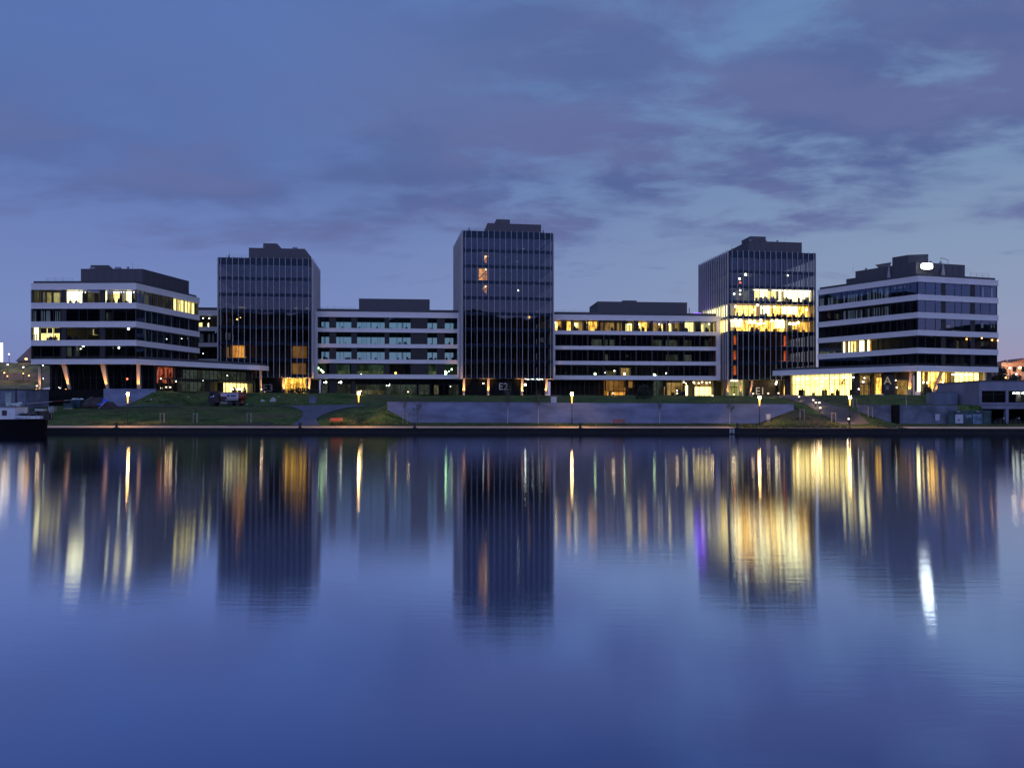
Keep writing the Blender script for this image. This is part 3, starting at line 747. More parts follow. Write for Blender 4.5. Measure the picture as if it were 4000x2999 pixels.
def q4(f, pa, pb, depth, d0=-2.5):
    g = f.off(d0); ua, ub = g.up(pa), g.up(pb)
    return [g.pt(ua, 0, 0)[:2], g.pt(ub, 0, 0)[:2], g.pt(ub, -depth, 0)[:2], g.pt(ua, -depth, 0)[:2]]
louvre_box(E2, q4(E2F, 1905, 2114, 12), 44.3, 47.); louvre_box(E2, q4(E2F, 1939, 1992, 5, -4), 47., 48.35)
louvre_box(E3, q4(E3F, c2(752), c2(1193), 10), 37.2, 40.2); louvre_box(E3, q4(E3F, c2(865), c2(975), 5, -4), 40.2, 41.6)
louvre_box(E1, q4(E1F, c6(555), c6(975), 12), 41.1, 44.4); louvre_box(E1, q4(E1F, c6(568), c6(690), 5, -4), 44.4, 45.9)
rail(E2, [E2F.pt(1, -.6, 0)[:2], E2F.pt(5, -.6, 0)[:2]], 44.5, .8); rail(E3, [E3F.pt(1.6, -.6, 0)[:2], E3F.pt(6.5, -.6, 0)[:2]], 37.4, .8)
rail(E1, [E1L.pt(1, -.6, 0)[:2], E1L.pt(17, -.6, 0)[:2]], 41.3, .8)
for T_, f_, u_, z_ in ((E2, E2F, 1.4, 44.6), (E2, E2F, 18.6, 44.6), (E3, E3F, 2.2, 37.5), (E1, E1F, .8, 41.4)):
    mb = MB(); p = f_.pt(u_, -.5, z_); mb.tube(p, (p[0], p[1], z_+.9), .22, .03, 5); mb.tube((p[0]+.1, p[1], z_), (p[0]+.1, p[1], z_+1.6), .02, n=4); mb.build('roof_vent', 'steel', T_)
# E3 rooms and lobby
def fl(k): return 11.35+3.6*k+.4, 11.35+3.6*(k+1)-.4     # clear height of storey k
a, b = fl(1); litroom(E3, E3F, c2(620), c2(737), a+.15, b, 'amber', 2.4, label='amber lit room'); litroom(E3, E3F, c2(580), c2(618), a+.2, b-.2, 'amberd', 3.4); litroom(E3, E3F, c2(1100), c2(1220), a+.1, b, 'amberd', 2.4)
litroom(E3, E3F, c2(1093), c2(1101), a+.3, b-.6, 'amber', 1.)
a, b = fl(0); litroom(E3, E3F, c2(1100), c2(1215), a+.1, b-.2, 'amberd', 3); litroom(E3, E3F, c2(1092), c2(1100), a+.3, b-.4, 'gold', 1.)
a, b = fl(3); pendant(E3, E3F, c2(660), y2(702), 'lampo', .14); pendant(E3, E3F, c2(685), y2(689), 'lampo', .07)
for p_, y_ in (((670, 728), 608), ((1115, 1140), 614), ((1200, 1224), 616)):
    f = E3F.off(-1); mb = MB(); z = f.zp(c2(p_[0]), y2(y_)); f.box(mb, f.up(c2(p_[0])), f.up(c2(p_[1])), -.05, .05, z-.04, z+.04); mb.build('ceiling_lamp', 'olive', E3)
a, b = fl(2); blinds(E3, E3F, [(c2(566), c2(580)), (c2(590), c2(608))], a+.4, b-.9, 'blindw', .8)
mb = MB(); g = E3F.off(-1.2); ua, ub = g.up(c2(858)), g.up(c2(1010)); g.box(mb, ua-9, ub, -6, 0, 7.3, 10.9); mb.build('entrance_wall', 'black', E3)
p = g.pt(g.up(c2(903)), .06, 7.85); text('E3', 2.35, E3, 'letterd', p, (math.pi/2, 0, math.atan2(g.u.y, g.u.x)), 'lettering', .03)
litroom(E3, E3F, c2(1032), c2(1222), 7.4, 10.85, 'gold', 4, label='golden lobby'); g2 = E3F.off(-1.5)
window(E3, g2, g2.up(c2(1030)), g2.up(c2(1225)), 7.4, 10.9, [g2.up(c2(q)) for q in (1078, 1125, 1172)], g='cglass', rails=(9.6,))
mb = MB()
for q in range(7):
    u = g2.up(c2(1075+q*18)); g2.box(mb, u, u+.25, -1.5, -1.2, 7.4, 7.4+random.uniform(.5, 1.9))
g2.box(mb, g2.up(c2(1078)), g2.up(c2(1180)), -1.4, -1.3, 9.2, 9.35); mb.build('lobby_furniture', 'brown', E3)
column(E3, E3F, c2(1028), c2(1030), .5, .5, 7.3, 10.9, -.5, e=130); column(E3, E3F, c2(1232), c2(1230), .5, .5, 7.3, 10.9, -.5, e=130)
for px in (1060, 1075, 1088, 1105, 1130, 1148, 1183, 1202): pendant(E3, E3F, c2(px), y2(1161), 'lampy', .07, .4)
# E2 stairwell, lobby
for k, pa, pb in ((6, 348, 374), (5, 314, 375), (4, 332, 374)):
    a, b = fl(k); ya = {6: (328, 388), 5: (421, 505), 4: (543, 606)}[k]
    f = E2F.off(-2); pa_, pb_ = c4(pa), c4(pb); za, zb = f.zp(pa_, ya[1]/1.8429+820), f.zp(pb_, ya[0]/1.8429+820)
    ua, ub = f.up(pa_), f.up(pb_); mb = MB()
    if k == 5: f.quad(mb, ua, ub, 0, za, zb)
    else: mb.face([f.pt(ua+.1, 0, zb-1.), f.pt(ub-.7, 0, za+.7), f.pt(ub-.2, 0, za), f.pt(ub, 0, zb), f.pt(ub-.6, 0, zb)])
    o = mb.build('stairwell', 'amber', E2)
    mb = MB(); f.box(mb, ua+.1, ub, .1, .2, (za+zb)/2-.1, (za+zb)/2); mb.tube(f.pt(ua, .15, za+.3), f.pt(ub, .15, zb-.4), .1, n=4); mb.build('stair_flight', 'brown', E2)
    p = f.pt(ub-.4, .5, zb-.4); mb = MB(); mb.ball(p, .12); mb.build('ceiling_lamp', 'lampy', E2)
for px, y, m_, r in ((598, 581, 'lampw', .13), (675, 773, 'gold', .3), (588, 372, 'olived', .3), (636, 280, 'olive', .15)): pendant(E2, E2F, c4(px), y/1.8429+820, m_, r)
a, b = fl(2); blinds(E2, E2F, [(c4(749), c4(756)), (c4(762), c4(768)), (c4(772), c4(779))], a+.5, b-1.3, 'blindw', .8)
mb = MB(); g = E2F.off(-1.5); g.box(mb, .6, g.up(c4(622)), -6, 0, 7.0, 10.9); g.box(mb, g.up(c4(660)), E2F.L-.5, -6, -3, 7., 10.9); mb.build('entrance_wall', 'black', E2)
p = g.pt(g.up(c4(490)), .06, 8.4); text('E2', 2.25, E2, 'letter', p, (math.pi/2, 0, math.atan2(g.u.y, g.u.x)), 'lettering', .03)
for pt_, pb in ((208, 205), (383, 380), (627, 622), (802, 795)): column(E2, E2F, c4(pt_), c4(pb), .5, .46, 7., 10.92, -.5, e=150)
for px in (653, 667, 697, 704, 735, 750, 762, 772): pendant(E2, E2F, c4(px), 1218/1.8429+820+random.uniform(-1, 1), 'lampw', .07, .5)
pendant(E2, E2F, c4(648), 1258/1.8429+820, 'lampw', .26, .4); pendant(E2, E2F, c4(630), 1303/1.8429+820, 'lampw', .08, .3); pendant(E2, E2F, c4(347), 1249/1.8429+820, 'lampw', .12, .3)
window(E2, g, g.up(c4(665)), g.up(c4(790)), 7., 10.9, [g.up(c4(q)) for q in (700, 735, 765)], d=-1.5)
# E1 party floors
a, b = fl(5)
litroom(E1, E1F, c6(415), c6(560), a, b, 'olived', 3.5); litroom(E1, E1F, c6(562), c6(800), a, b, 'lemon', 2.6, label='bright office floor'); litroom(E1, E1F, c6(640), c6(700), a+.8, b, 'hot', 1.5, side=False)
litroom(E1, E1F, c6(775), c6(1040), a+.2, b, 'hot', 1.4, label='brilliant office floor'); litroom(E1, E1F, c6(1042), c6(1078), a, b, 'lemon', 2.)
clutter(E1, E1F, c6(600), c6(760), a, 10, .9, 1.); clutter(E1, E1F, c6(820), c6(1030), a, 8, .8, 1.6)
for px, y in ((440, 502), (488, 475), (487, 505)): pendant(E1, E1F, c6(px), y5(y), 'lampw', .2)
for u0, u1 in ((590, 700), (740, 860), (870, 1040)):
    f = E1F.off(-1); mb = MB(); f.box(mb, f.up(c6(u0)), f.up(c6(u1)), -.15, .15, b-.12, b-.02); mb.build('ceiling_lamp', 'strip', E1)
a, b = fl(4)
litroom(E1, E1F, c6(415), c6(615), a, b, 'party', 2.8, label='golden party floor'); litroom(E1, E1F, c6(640), c6(1080), a, b, 'party', 2.8)
litroom(E1, E1F, c6(650), c6(730), a+.6, b-.2, 'hot', 1.3, side=False); litroom(E1, E1F, c6(815), c6(940), a+.7, b-.2, 'hot', 1.3, side=False)
clutter(E1, E1F, c6(420), c6(1060), a, 15, 1.6, .9)
for px, y in ((670, 610), (690, 620), (715, 605), (760, 605), (835, 620), (860, 610), (885, 622), (910, 612), (935, 625), (600, 625), (625, 590), (1012, 628), (450, 600)): pendant(E1, E1F, c6(px), y5(y), 'lampy', .26, .7)
a, b = fl(3)
litroom(E1, E1F, c6(415), c6(835), a, b, 'party', 2.8, label='golden party floor'); litroom(E1, E1F, c6(865), c6(1065), a, b-.2, 'gold', 2.6)
litroom(E1, E1F, c6(760), c6(838), a+.9, b-.1, 'hot', 1.2, side=False); litroom(E1, E1F, c6(415), c6(500), a+1., b-.1, 'hot', 1.2, side=False)
clutter(E1, E1F, c6(420), c6(1050), a, 13, 1.6, .8)
for px, y in ((425, 715), (450, 705), (470, 722), (490, 710), (565, 715), (600, 718), (652, 710), (740, 715), (775, 705), (800, 720), (820, 712), (640, 740), (905, 738), (945, 728), (920, 738), (880, 736)): pendant(E1, E1F, c6(px), y5(y), 'lampy', .34, .7)
f = E1F.off(-.9); mb = MB(); z = f.zp(c6(600), y5(732)); f.box(mb, f.up(c6(545)), f.up(c6(690)), -.1, .1, z-.06, z+.06); mb.build('ceiling_lamp', 'strip', E1)
for k in (4, 3):
    a, b = fl(k)
    if k == 4: litroom(E1, E1L, c6(215), c6(405), a, b, 'hot', .6, label='golden side room')
    else: litroom(E1, E1L, c6(308), c6(405), a, b, 'hotter', .6, label='brilliant side room')
for px, y, m_, r in ((531, 349, 'lampw', .28), (484, 382, 'lampw', .26), (489, 412, 'lampr', .2), (863, 356, 'lampw', .14)): pendant(E1, E1F, c6(px), y5(y), m_, r)
for k in (2, 1, 0):
    a, b = fl(k)
    litroom(E1, E1F, c6(416), c6(456), a+.35, b-.1, 'amberd', 1.8); litroom(E1, E1F, c6(431), c6(453), a+.4, b-.5, 'ember', .9, side=False, label='glowing orange panel')
    if k: litroom(E1, E1F, c6(805), c6(848), a+.25, b-.1, 'ember', 2.2); litroom(E1, E1F, c6(780), c6(791), a+.25, b-.2, 'amberd', 2.2); blinds(E1, E1F, [(c6(865), c6(880)), (c6(932), c6(955))], a+.2, a+1.3, 'blindw', .8)
# E1 ground floor
g = E1F.off(-1.6)
mb = MB(); g.box(mb, g.up(c6(590)), g.up(c6(765)), -5, 0, 6.8, 10.9); mb.build('entrance_wall', 'brown', E1)
p = g.pt(g.up(c6(645)), .06, 7.45); text('E1', 2.5, E1, 'letterl', p, (math.pi/2, 0, math.atan2(g.u.y, g.u.x)), 'lettering', .03)
litroom(E1, g, c6(330), c6(515), 6.9, 10.9, 'lobbyg', 3.2, label='yellow green lobby'); litroom(E1, g, c6(768), c6(850), 6.9, 10.9, 'gold', 2.5)
window(E1, g, g.up(c6(345)), g.up(c6(515)), 6.9, 10.9, [g.up(c6(q)) for q in (400, 445, 480)], g='cglass', rails=(9.2,)); window(E1, g, g.up(c6(768)), g.up(c6(833)), 6.9, 10.9, [g.up(c6(q)) for q in (790, 812)], g='cglass', rails=(9.,))
mb = MB(); u = g.up(c6(412)); g.box(mb, u, u+.12, .05, .2, 6.9, 9.1); g.box(mb, u+1.5, u+1.62, .05, .2, 6.9, 9.1); g.box(mb, u, u+1.62, .05, .2, 9.1, 9.3); mb.build('door_frame', 'mull', E1)
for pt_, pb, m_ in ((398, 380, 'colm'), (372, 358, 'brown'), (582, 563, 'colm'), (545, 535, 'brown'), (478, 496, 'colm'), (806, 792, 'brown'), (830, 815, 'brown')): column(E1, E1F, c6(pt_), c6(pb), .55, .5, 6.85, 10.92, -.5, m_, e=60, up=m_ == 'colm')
f = E1F.off(-.6); mb = MB(); z = 10.7; f.box(mb, f.up(c6(415)), f.up(c6(465)), -.2, .2, z-.1, z); mb.build('ceiling_lamp', 'strip', E1)
for px, y in ((775, 1198), (770, 1212)): pendant(E1, E1F, c6(px), y5(y), 'lampy', .2, .4)

# ================================================================== low wings between the towers
def wing(name, label, A, B, depth, tops, ends=(True, True), ground=7.3, last=True):
    A, B = Vector(A), Vector(B); F = Face(A, B); bk = -F.n*depth; c = (A+B+bk)/2
    R = thing(name, label, 'office wing', (c.x+bk.x/4, c.y+bk.y/4, ground))
    for (a, b) in tops:
        band(R, [tuple(A), tuple(B)], b, a)
        mb = MB(); mb.prism([F.pt(.1, -.32, 0)[:2], F.pt(F.L-.1, -.32, 0)[:2], F.pt(F.L-.1, -depth, 0)[:2], F.pt(.1, -depth, 0)[:2]], b+.05, a-.1); mb.build('floor_slab', 'slab', R)
    top, bot = tops[0][0], tops[-1][1]
    for k, e in enumerate(ends):
        u = 0 if k == 0 else F.L
        if e:
            mb = MB(); F.box(mb, u-.5, u+.5, -.3, .235, bot-.004, top+.004); mb.build('end_frame', 'band', R)
    mb = MB(); F.box(mb, .3, F.L-.3, -.9, -.5, top-.05, top+.72); F.box(mb, .3, F.L-.3, -depth, -.9, top-.05, top+.1); mb.build('parapet', 'dark', R)
    return R, F
L5 = [(26.4, 25.15), (22.62, 21.7), (19., 18.1), (15.4, 14.5), (11.95, 10.95)]
W1, W1F = wing('office_wing', 'low white framed wing between the left and middle towers, sky showing through its windows', (-45.3, 181.7), (-12.3, 184.6), 9.4, L5)
louvre_box(W1, q4(W1F, 1402, 1677, 5, -3.5), 26.3, 29.9)
bays1 = [(57, 160), (207, 318), (358, 558), (590, 745), (865, 935), (990, 1088)]
for r in range(4):
    z1, z0 = L5[r][1], L5[r+1][0]; ed = .5
    for a, b in bays1:
        ua, ub = max(.55, W1F.up(c3(a))), min(W1F.L-.55, W1F.up(c3(b))); n = max(2, round((ub-ua)/1.7))
        window(W1, W1F, ua, ub, z0, z1, [ua+(ub-ua)*k/n for k in range(1, n)], g='glassb')
    for (_, a), (b, _) in zip(bays1, bays1[1:]):
        mb = MB(); W1F.box(mb, W1F.up(c3(a))+.04, W1F.up(c3(b))-.04, -.5, -.06, z0, z1); mb.build('pier', 'pier', W1)
RB = W1F.off(-9.); mb = MB(); ops = [(66, 158), (207, 318), (359, 558), (591, 745), (866, 935), (990, 1064)]
ub_prev = 0.
for a, b in ops:
    ua, ub = RB.up(c3(a)), RB.up(c3(b)); RB.box(mb, ub_prev, ua, -.25, 0, 15, 26); ub_prev = ub
    n = max(2, round((ub-ua)/1.05))
    for k in range(1, n):
        if random.random() < .75:
            u = ua+(ub-ua)*k/n; w = random.choice((.06, .08, .2)); RB.box(mb, u-w/2, u+w/2, -.2, -.05, 15, 26)
    for r in range(3):
        lo, hi = L5[r+1][0], L5[r][1]; RB.box(mb, ua, ub, -.25, 0, hi-.12, hi+1.0); RB.box(mb, ua, ub, -.25, 0, lo-1.2, lo+.1)
    RB.box(mb, ua, ub, -.25, 0, 14, 14.9)
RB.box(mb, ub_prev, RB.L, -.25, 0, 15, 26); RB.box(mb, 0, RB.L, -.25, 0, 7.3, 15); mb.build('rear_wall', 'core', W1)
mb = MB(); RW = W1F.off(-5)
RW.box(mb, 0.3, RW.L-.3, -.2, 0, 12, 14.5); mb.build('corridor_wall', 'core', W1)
for r in range(3):
    for a, b in ops: clutter(W1, W1F, c3(a), c3(b)-6, L5[r+1][0], 3, 8., 1.)
for px, y, m_, r in ((80, 1138, 'lampg', .2), (100, 1152, 'lampg', .2), (114, 1165, 'lampy', .26), (637, 1174, 'lampo', .24), (992, 1172, 'lampg', .5), (1020, 1162, 'lampg', .14), (1040, 1147, 'lampw', .2), (388, 1181, 'lampy', .08)): pendant(W1, W1F, c3(px), y3(y), m_, r)
for a, b in ((360, 555), (215, 318), (870, 930)): litroom(W1, W1F, c3(a), c3(b), 12., 12.9, 'olived', 3.); 
for a, b in ((75, 150), (210, 318), (360, 560), (870, 935)): litroom(W1, W1F, c3(a), c3(b), 12., 14.4, 'ghost', 4.)
G1 = W1F.off(-1.2)
for a, b in ((100, 160), (212, 318), (345, 520), (522, 670), (672, 800), (802, 930), (948, 1095)):
    ua, ub = G1.up(c3(a)), G1.up(c3(b)); n = max(2, round((ub-ua)/1.35)); window(W1, G1, ua, ub, 7.3, 10.95, [ua+(ub-ua)*k/n for k in range(1, n)], rails=(9.7,))
for a, b, m_ in ((106, 155, 'ghost'), (215, 318, 'ghost'), (348, 790, 'ghost'), (802, 880, 'ghost'), (1020, 1095, 'ghost')): litroom(W1, G1, c3(a), c3(b), 7.4, 9.8, m_, 2.5)
litroom(W1, G1, c3(913), c3(945), 7.4, 9.6, 'olived', 1.2); litroom(W1, G1, c3(350), c3(560), 7.4, 8.4, 'olived', 2.)
mb = MB()
for a, b in ((160, 212), (318, 345)): G1.box(mb, G1.up(c3(a))+.04, G1.up(c3(b))-.04, -.4, 0, 7.3, 10.95)
mb.build('pier', 'pier', W1)
for px, y, r in ((135, 1240, .24), (122, 1241, .1), (243, 1240, .26), (228, 1242, .1), (572, 1263, .08), (585, 1265, .08), (594, 1254, .08), (592, 1262, .1), (1032, 1271, .09)): pendant(W1, G1, c3(px), y3(y), 'lampw', r, .5)

W2, W2F = wing('office_wing', 'low white banded wing right of the middle tower, amber rooms along its top floor', (9.74, 187.5), (49.9, 191), 14, L5)
louvre_box(W2, q4(W2F, 2335, 2684, 11, -4.5), 26.3, 30.2); louvre_box(W2, q4(W2F, 2434, 2487, 4, -6), 30.2, 30.75)
top2 = [(14, 115), (130, 240), (252, 392), (400, 520), (532, 625), (640, 772), (785, 905), (920, 1010)]
for r in range(4):
    z1, z0 = L5[r][1], L5[r+1][0]; n = 10
    us = [.55+(W2F.L-1.1)*k/n for k in range(n+1)]
    for k, (a, b) in enumerate(zip(us, us[1:])):
        window(W2, W2F, a+.14, b-.14, z0, z1, [a+(b-a)*.34, a+(b-a)*.67])
        if k:
            mb = MB(); W2F.box(mb, a-.1, a+.1, -.4, -.06, z0, z1); mb.build('pier', 'pier', W2)
mb = MB(); RW = W2F.off(-6.5); RW.box(mb, .3, RW.L-.3, -.2, 0, 7.3, 25.2); mb.build('corridor_wall', 'core', W2)
z1, z0 = L5[0][1], L5[1][0]
for a, b, m_, d in ((848, 906, 'gold', 2.), (938, 985, 'gold', 2.4), (988, 1060, 'goldd', 2.4), (1090, 1165, 'gold', 2.2), (1168, 1288, 'goldd', 4)): litroom(W2, W2F, c4(a), c4(b), z0, z1-.1, m_, d)
for a, b, m_, d in ((70, 260, 'goldd', 4.5), (290, 342, 'goldd', 2.4), (378, 462, 'gold', 2.4), (492, 576, 'goldd', 2.2), (590, 660, 'goldd', 2.6), (662, 716, 'goldd', 2.2), (742, 826, 'lemon', 2.), (862, 962, 'olive', 2.4)): litroom(W2, W2F, c5(a), c5(b), z0, z1-.1, m_, d)
for a, b in ((848, 880), (1002, 1030), (1092, 1105)): litroom(W2, W2F, c4(a), c4(b), z0+.6, z0+2., 'lemon', 1.2, side=False)
for a, b in ((292, 315), (322, 340), (398, 420), (574, 588), (632, 650), (890, 905)): litroom(W2, W2F, c5(a), c5(b), z0+.1, z0+1.9, 'lemon', 1.3, side=False)
clutter(W2, W2F, c4(860), c4(1280), z0, 9, .8, .9); clutter(W2, W2F, c5(380), c5(960), z0, 14, .8, .9)
for px, y in ((865, 812), (1010, 822), (1097, 812)): pendant(W2, W2F, c4(px), y/1.8429+820, 'lampy', .2, .9)
for px, y in ((310, 742), (330, 741), (395, 741), (555, 742), (638, 741), (950, 740)): pendant(W2, W2F, c5(px), y5(y), 'lampy', .17, .9)
for r in (1, 2, 3):
    z1, z0 = L5[r][1], L5[r+1][0]; f = W2F; mb = MB(); ua = f.up(c5(999)); f.box(mb, ua, f.L-.52, -1.2, -.35, z0, z1); mb.build('orange_panel', 'bench', W2)
    if r < 3:
        for a, b in ((20, 100), (130, 150), (165, 205), (240, 330), (495, 575), (608, 700), (745, 810), (845, 875), (915, 945)): 
            if random.random() < .8-.25*(r == 2): litroom(W2, W2F, c5(a), c5(b), z0, z0+1.9, 'ghost', 3.5, side=False)
litroom(W2, W2F, c5(240), c5(318), 12., 13.9, 'goldd', 2.); litroom(W2, W2F, c5(130), c5(205), 12., 13.2, 'olived', 2.)
for px, y, m_, r in ((50, 1133, 'lampg', .26), (128, 1123, 'lampw', .08), (203, 1109, 'lampw', .16), (283, 1132, 'lampg', .26), (516, 1138, 'lampg', .22), (526, 1142, 'lampg', .14), (610, 1128, 'lampw', .15), (303, 990, 'ghost', .3), (280, 855, 'olived', .2)): pendant(W2, W2F, c5(px), y5(y), m_, r)
pendant(W2, W2F, c4(940), 1172/1.8429+820, 'ghost', .2)
G2 = W2F.off(-1.2); us = [.8+(W2F.L-1.4)*k/11 for k in range(12)]
for a, b in zip(us, us[1:]): window(W2, G2, a+.03, b-.03, 7.0, 10.95, [a+(b-a)*.33, a+(b-a)*.67], g='cglass', rails=(9.4,))
z5 = lambda px, y: G2.off(-2).zp(c5(px), y5(y))
litroom(W2, G2, c5(118), c5(290), 8.4, 10.9, 'amberd', 3.4, label='amber lit shop'); litroom(W2, G2, c5(118), c5(160), 7., 10.9, 'amberd', 2.2, side=False); litroom(W2, G2, c5(145), c5(290), 7., 8.1, 'amber', 1.6, side=False, label='glowing amber counter')
litroom(W2, G2, c5(280), c5(345), 9.2, 10.8, 'amberd', 3.); litroom(W2, G2, c5(490), c5(585), 7.1, 10.9, 'ghost', 3.2); litroom(W2, G2, c5(590), c5(740), 7.1, 10.5, 'goldd', 3.2)
litroom(W2, G2, c5(585), c5(608), 7.2, 9.4, 'goldd', 1.2); litroom(W2, G2, c5(742), c5(780), 7.1, 9.8, 'hot', 1.6, label='bright doorway'); litroom(W2, G2, c5(820), c5(966), 7., 9.4, 'lobby', 1.8, label='brilliant shop front'); litroom(W2, G2, c5(818), c5(966), 9.4, 10.9, 'goldd', 2.6)
litroom(W2, G2, c5(985), c5(1030), 7.1, 10.9, 'lobbyg', 3.)
for px, y in ((750, 1198), (765, 1207), (828, 1199), (835, 1205), (895, 1198), (868, 1206), (930, 1203), (953, 1199)): pendant(W2, G2, c5(px), y5(y), 'lampy', .16, .4)
pendant(W2, G2, c5(697), y5(1265), 'lampw', .14, .4)
clutter(W2, G2, c5(600), c5(740), 7., 7, 1., 1.8); clutter(W2, G2, c5(150), c5(340), 7., 5, .8, 1.2)
# bar on the roof terrace with its violet tubes
sp_ = thing('roof_bar', 'violet lit bar counter on the terrace roof of the right wing', 'bar', (46.6, 197, 26.55))
mb = MB(); mb.box(44.6, 48.3, 196.8, 197.4, 26.55, 27.5); mb.box(44.2, 44.35, 196.9, 197.05, 26.55, 29.2); mb.build('counter', 'dark', sp_)
mb = MB(); mb.box(45.3, 47.2, 196.6, 196.75, 27.75, 27.95); mb.build('violet_tube', 'purple', sp_)
mb = MB(); mb.box(43., 44., 196.6, 196.75, 26.9, 27.05); mb.ball((42.6, 196.7, 27), .12); mb.build('lantern', 'lampo', sp_)
lamp('violet_lamp', (46.8, 196.2, 29.), 210, (.3, .08, 1.), sp_, 1.5)

W0, W0F = wing('office_wing', 'narrow white banded link between the left block and the left tower', (-76, 179.2), (-66.6, 180), 8, [(26.4, 25.2), (22.62, 21.7), (19., 18.1), (15.3, 14.9)], (False, True))
for z1, z0, k in ((25.2, 22.62, 0), (21.7, 19., 1), (18.1, 15.3, 2)):
    window(W0, W0F, .3, W0F.L-.6, z0, z1, [W0F.up(c2(q)) for q in (395, 425, 475)])
    if k == 0: litroom(W0, W0F, c2(358), c2(398), z0, z0+1.1, 'lemon', 1.5); litroom(W0, W0F, c2(428), c2(447), z0, z0+1., 'hot', 1.2); litroom(W0, W0F, c2(466), c2(472), z0, z1-.4, 'lemon', 1.)
    if k == 1: blinds(W0, W0F, [(c2(360), c2(396)), (c2(430), c2(447)), (c2(463), c2(480))], z0+.2, z1-.6, 'blindw', .5)
pendant(W0, W0F, c2(392), y2(693), 'lampw', .12); pendant(W0, W0F, c2(440), y2(694), 'lampw', .12); pendant(W0, W0F, c2(391), y2(972), 'lampw', .08)
mb = MB(); W0F.box(mb, 0, W0F.L, -6, -5.8, 13, 26); mb.build('corridor_wall', 'core', W0)
mb = MB(); W0F.box(mb, 0, W0F.L, -6, -.4, 7.3, 14.85); mb.build('base_wall', 'dark', W0)

# ================================================================== office building on the right
QL, QC, QR = (68.6, 176.7), (81.6, 158.6), (101., 164.)
RBd = thing('office_building', 'six storey office block with white bands on the right, a floodlight glaring on its roof', 'office building', (84, 168, 6.8))
RF, RR = Face(QL, QC), Face(QC, QR)
lv = [(30.55, 29.37), (26.85, 25.7), (23.27, 22.12), (19.7, 18.6), (16.14, 15.), (12.55, 11.43)]
rc = [(59.2, 178.8), (60.6, 177.0), QC, QR]
for i, (a, b) in enumerate(lv):
    band(RBd, [QL, QC, QR] if i < 5 else rc, b, a)
    mb = MB(); mb.prism(off_chain([QL, QC, QR], -.32)+[(88, 182)], b+.06, a-.1); mb.build('floor_slab', 'slab', RBd)
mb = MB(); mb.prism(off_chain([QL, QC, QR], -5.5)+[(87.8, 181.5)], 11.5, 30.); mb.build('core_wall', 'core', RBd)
mb = MB(); strip(mb, [QL, QC, QR], -1., -.6, 30.45, 31.15); mb.build('parapet', 'dark', RBd)
mb = MB(); mb.prism(off_chain([QL, QC, QR], -.9)+[(88, 182)], 30.4, 30.6); mb.build('roof', 'dark', RBd)
mb = MB(); mb.face([(101, 164.1, 11.5), (101, 164.1, 30.5), (88, 182.5, 30.5), (88, 182.5, 11.5)]); mb.face([(68.7, 176.8, 11.5), (68.7, 176.8, 30.5), (88, 182.5, 30.5), (88, 182.5, 11.5)]); mb.build('rear_wall', 'dark', RBd)
# roof plant: an L of louvred boxes that follow the two faces
fr, fl_ = RR.off(-2.0), RF.off(-2.0)
a0 = fl_.up(c7(335)); a1 = fl_.up(c7(412))
i0 = off_chain([QL, QC, QR], -2.0)[1]; i1 = off_chain([QL, QC, QR], -7.)[1]
e_l = fl_.pt(a1, 0, 0)[:2]; e_l2 = fl_.pt(a1, -5, 0)[:2]; e_r = fr.pt(fr.up(c7(1333)), 0, 0)[:2]; e_r2 = fr.pt(fr.up(c7(1333)), -5, 0)[:2]
louvre_box(RBd, [e_l, i0, i1, e_l2], 30.5, 33.7); louvre_box(RBd, [i0, e_r, e_r2, i1], 30.5, 33.69)
louvre_box(RBd, [fl_.pt(a0, 0, 0)[:2], e_l, e_l2, fl_.pt(a0, -5, 0)[:2]], 30.5, 32.3)
f4 = RF.off(-3.); f5 = RR.off(-3.); j0 = off_chain([QL, QC, QR], -3.)[1]; j1 = off_chain([QL, QC, QR], -6.5)[1]
ul = f4.up(c7(722)); ur = f5.up(c7(905))
f6 = Face(f4.pt(ul, 0, 0)[:2], f4.pt(ul+3.2, 0, 0)[:2])
tp = [f4.pt(ul, 0, 0)[:2], f4.pt(ul+3.4, 0, 0)[:2], f4.pt(ul+6.2, -2.6, 0)[:2], f4.pt(ul+3, -6, 0)[:2], f4.pt(ul, -5, 0)[:2]]
louvre_box(RBd, tp, 33.7, 35.6)
def screen(a, b, z, out=.8, h=1.25):
    mb = MB(); a, b = Vector(a), Vector(b); u = (b-a).normalized(); n = Vector((u.y, -u.x))
    A = a+n*out-u*.6; B = b+n*out+u*.6
    mb.hexa([(a.x, a.y, z), (b.x, b.y, z), (b.x-n.x*.1, b.y-n.y*.1, z), (a.x-n.x*.1, a.y-n.y*.1, z)],
            [(A.x, A.y, z+h), (B.x, B.y, z+h), (B.x-n.x*.1, B.y-n.y*.1, z+h), (A.x-n.x*.1, A.y-n.y*.1, z+h)])
    return mb.build('roof_screen', 'galv', RBd)
screen(f4.pt(f4.up(c7(612)), 0, 0)[:2], f4.pt(f4.up(c7(700)), 0, 0)[:2], 33.75, .5, .9)
screen(f5.pt(f5.up(c7(925)), -2, 0)[:2], f5.pt(f5.up(c7(1020)), -2, 0)[:2], 33.75, .6, 1.5)
mb = MB()
for f_, px, zb in ((fl_, 706, 31.), (fr, 1131, 31.)):
    u = f_.up(c7(px)); p = f_.pt(u, .6, zb); mb.tube(p, (p[0], p[1], zb+2.9), .42, .03, 8)
mb.build('folded_parasol', 'galv', RBd)
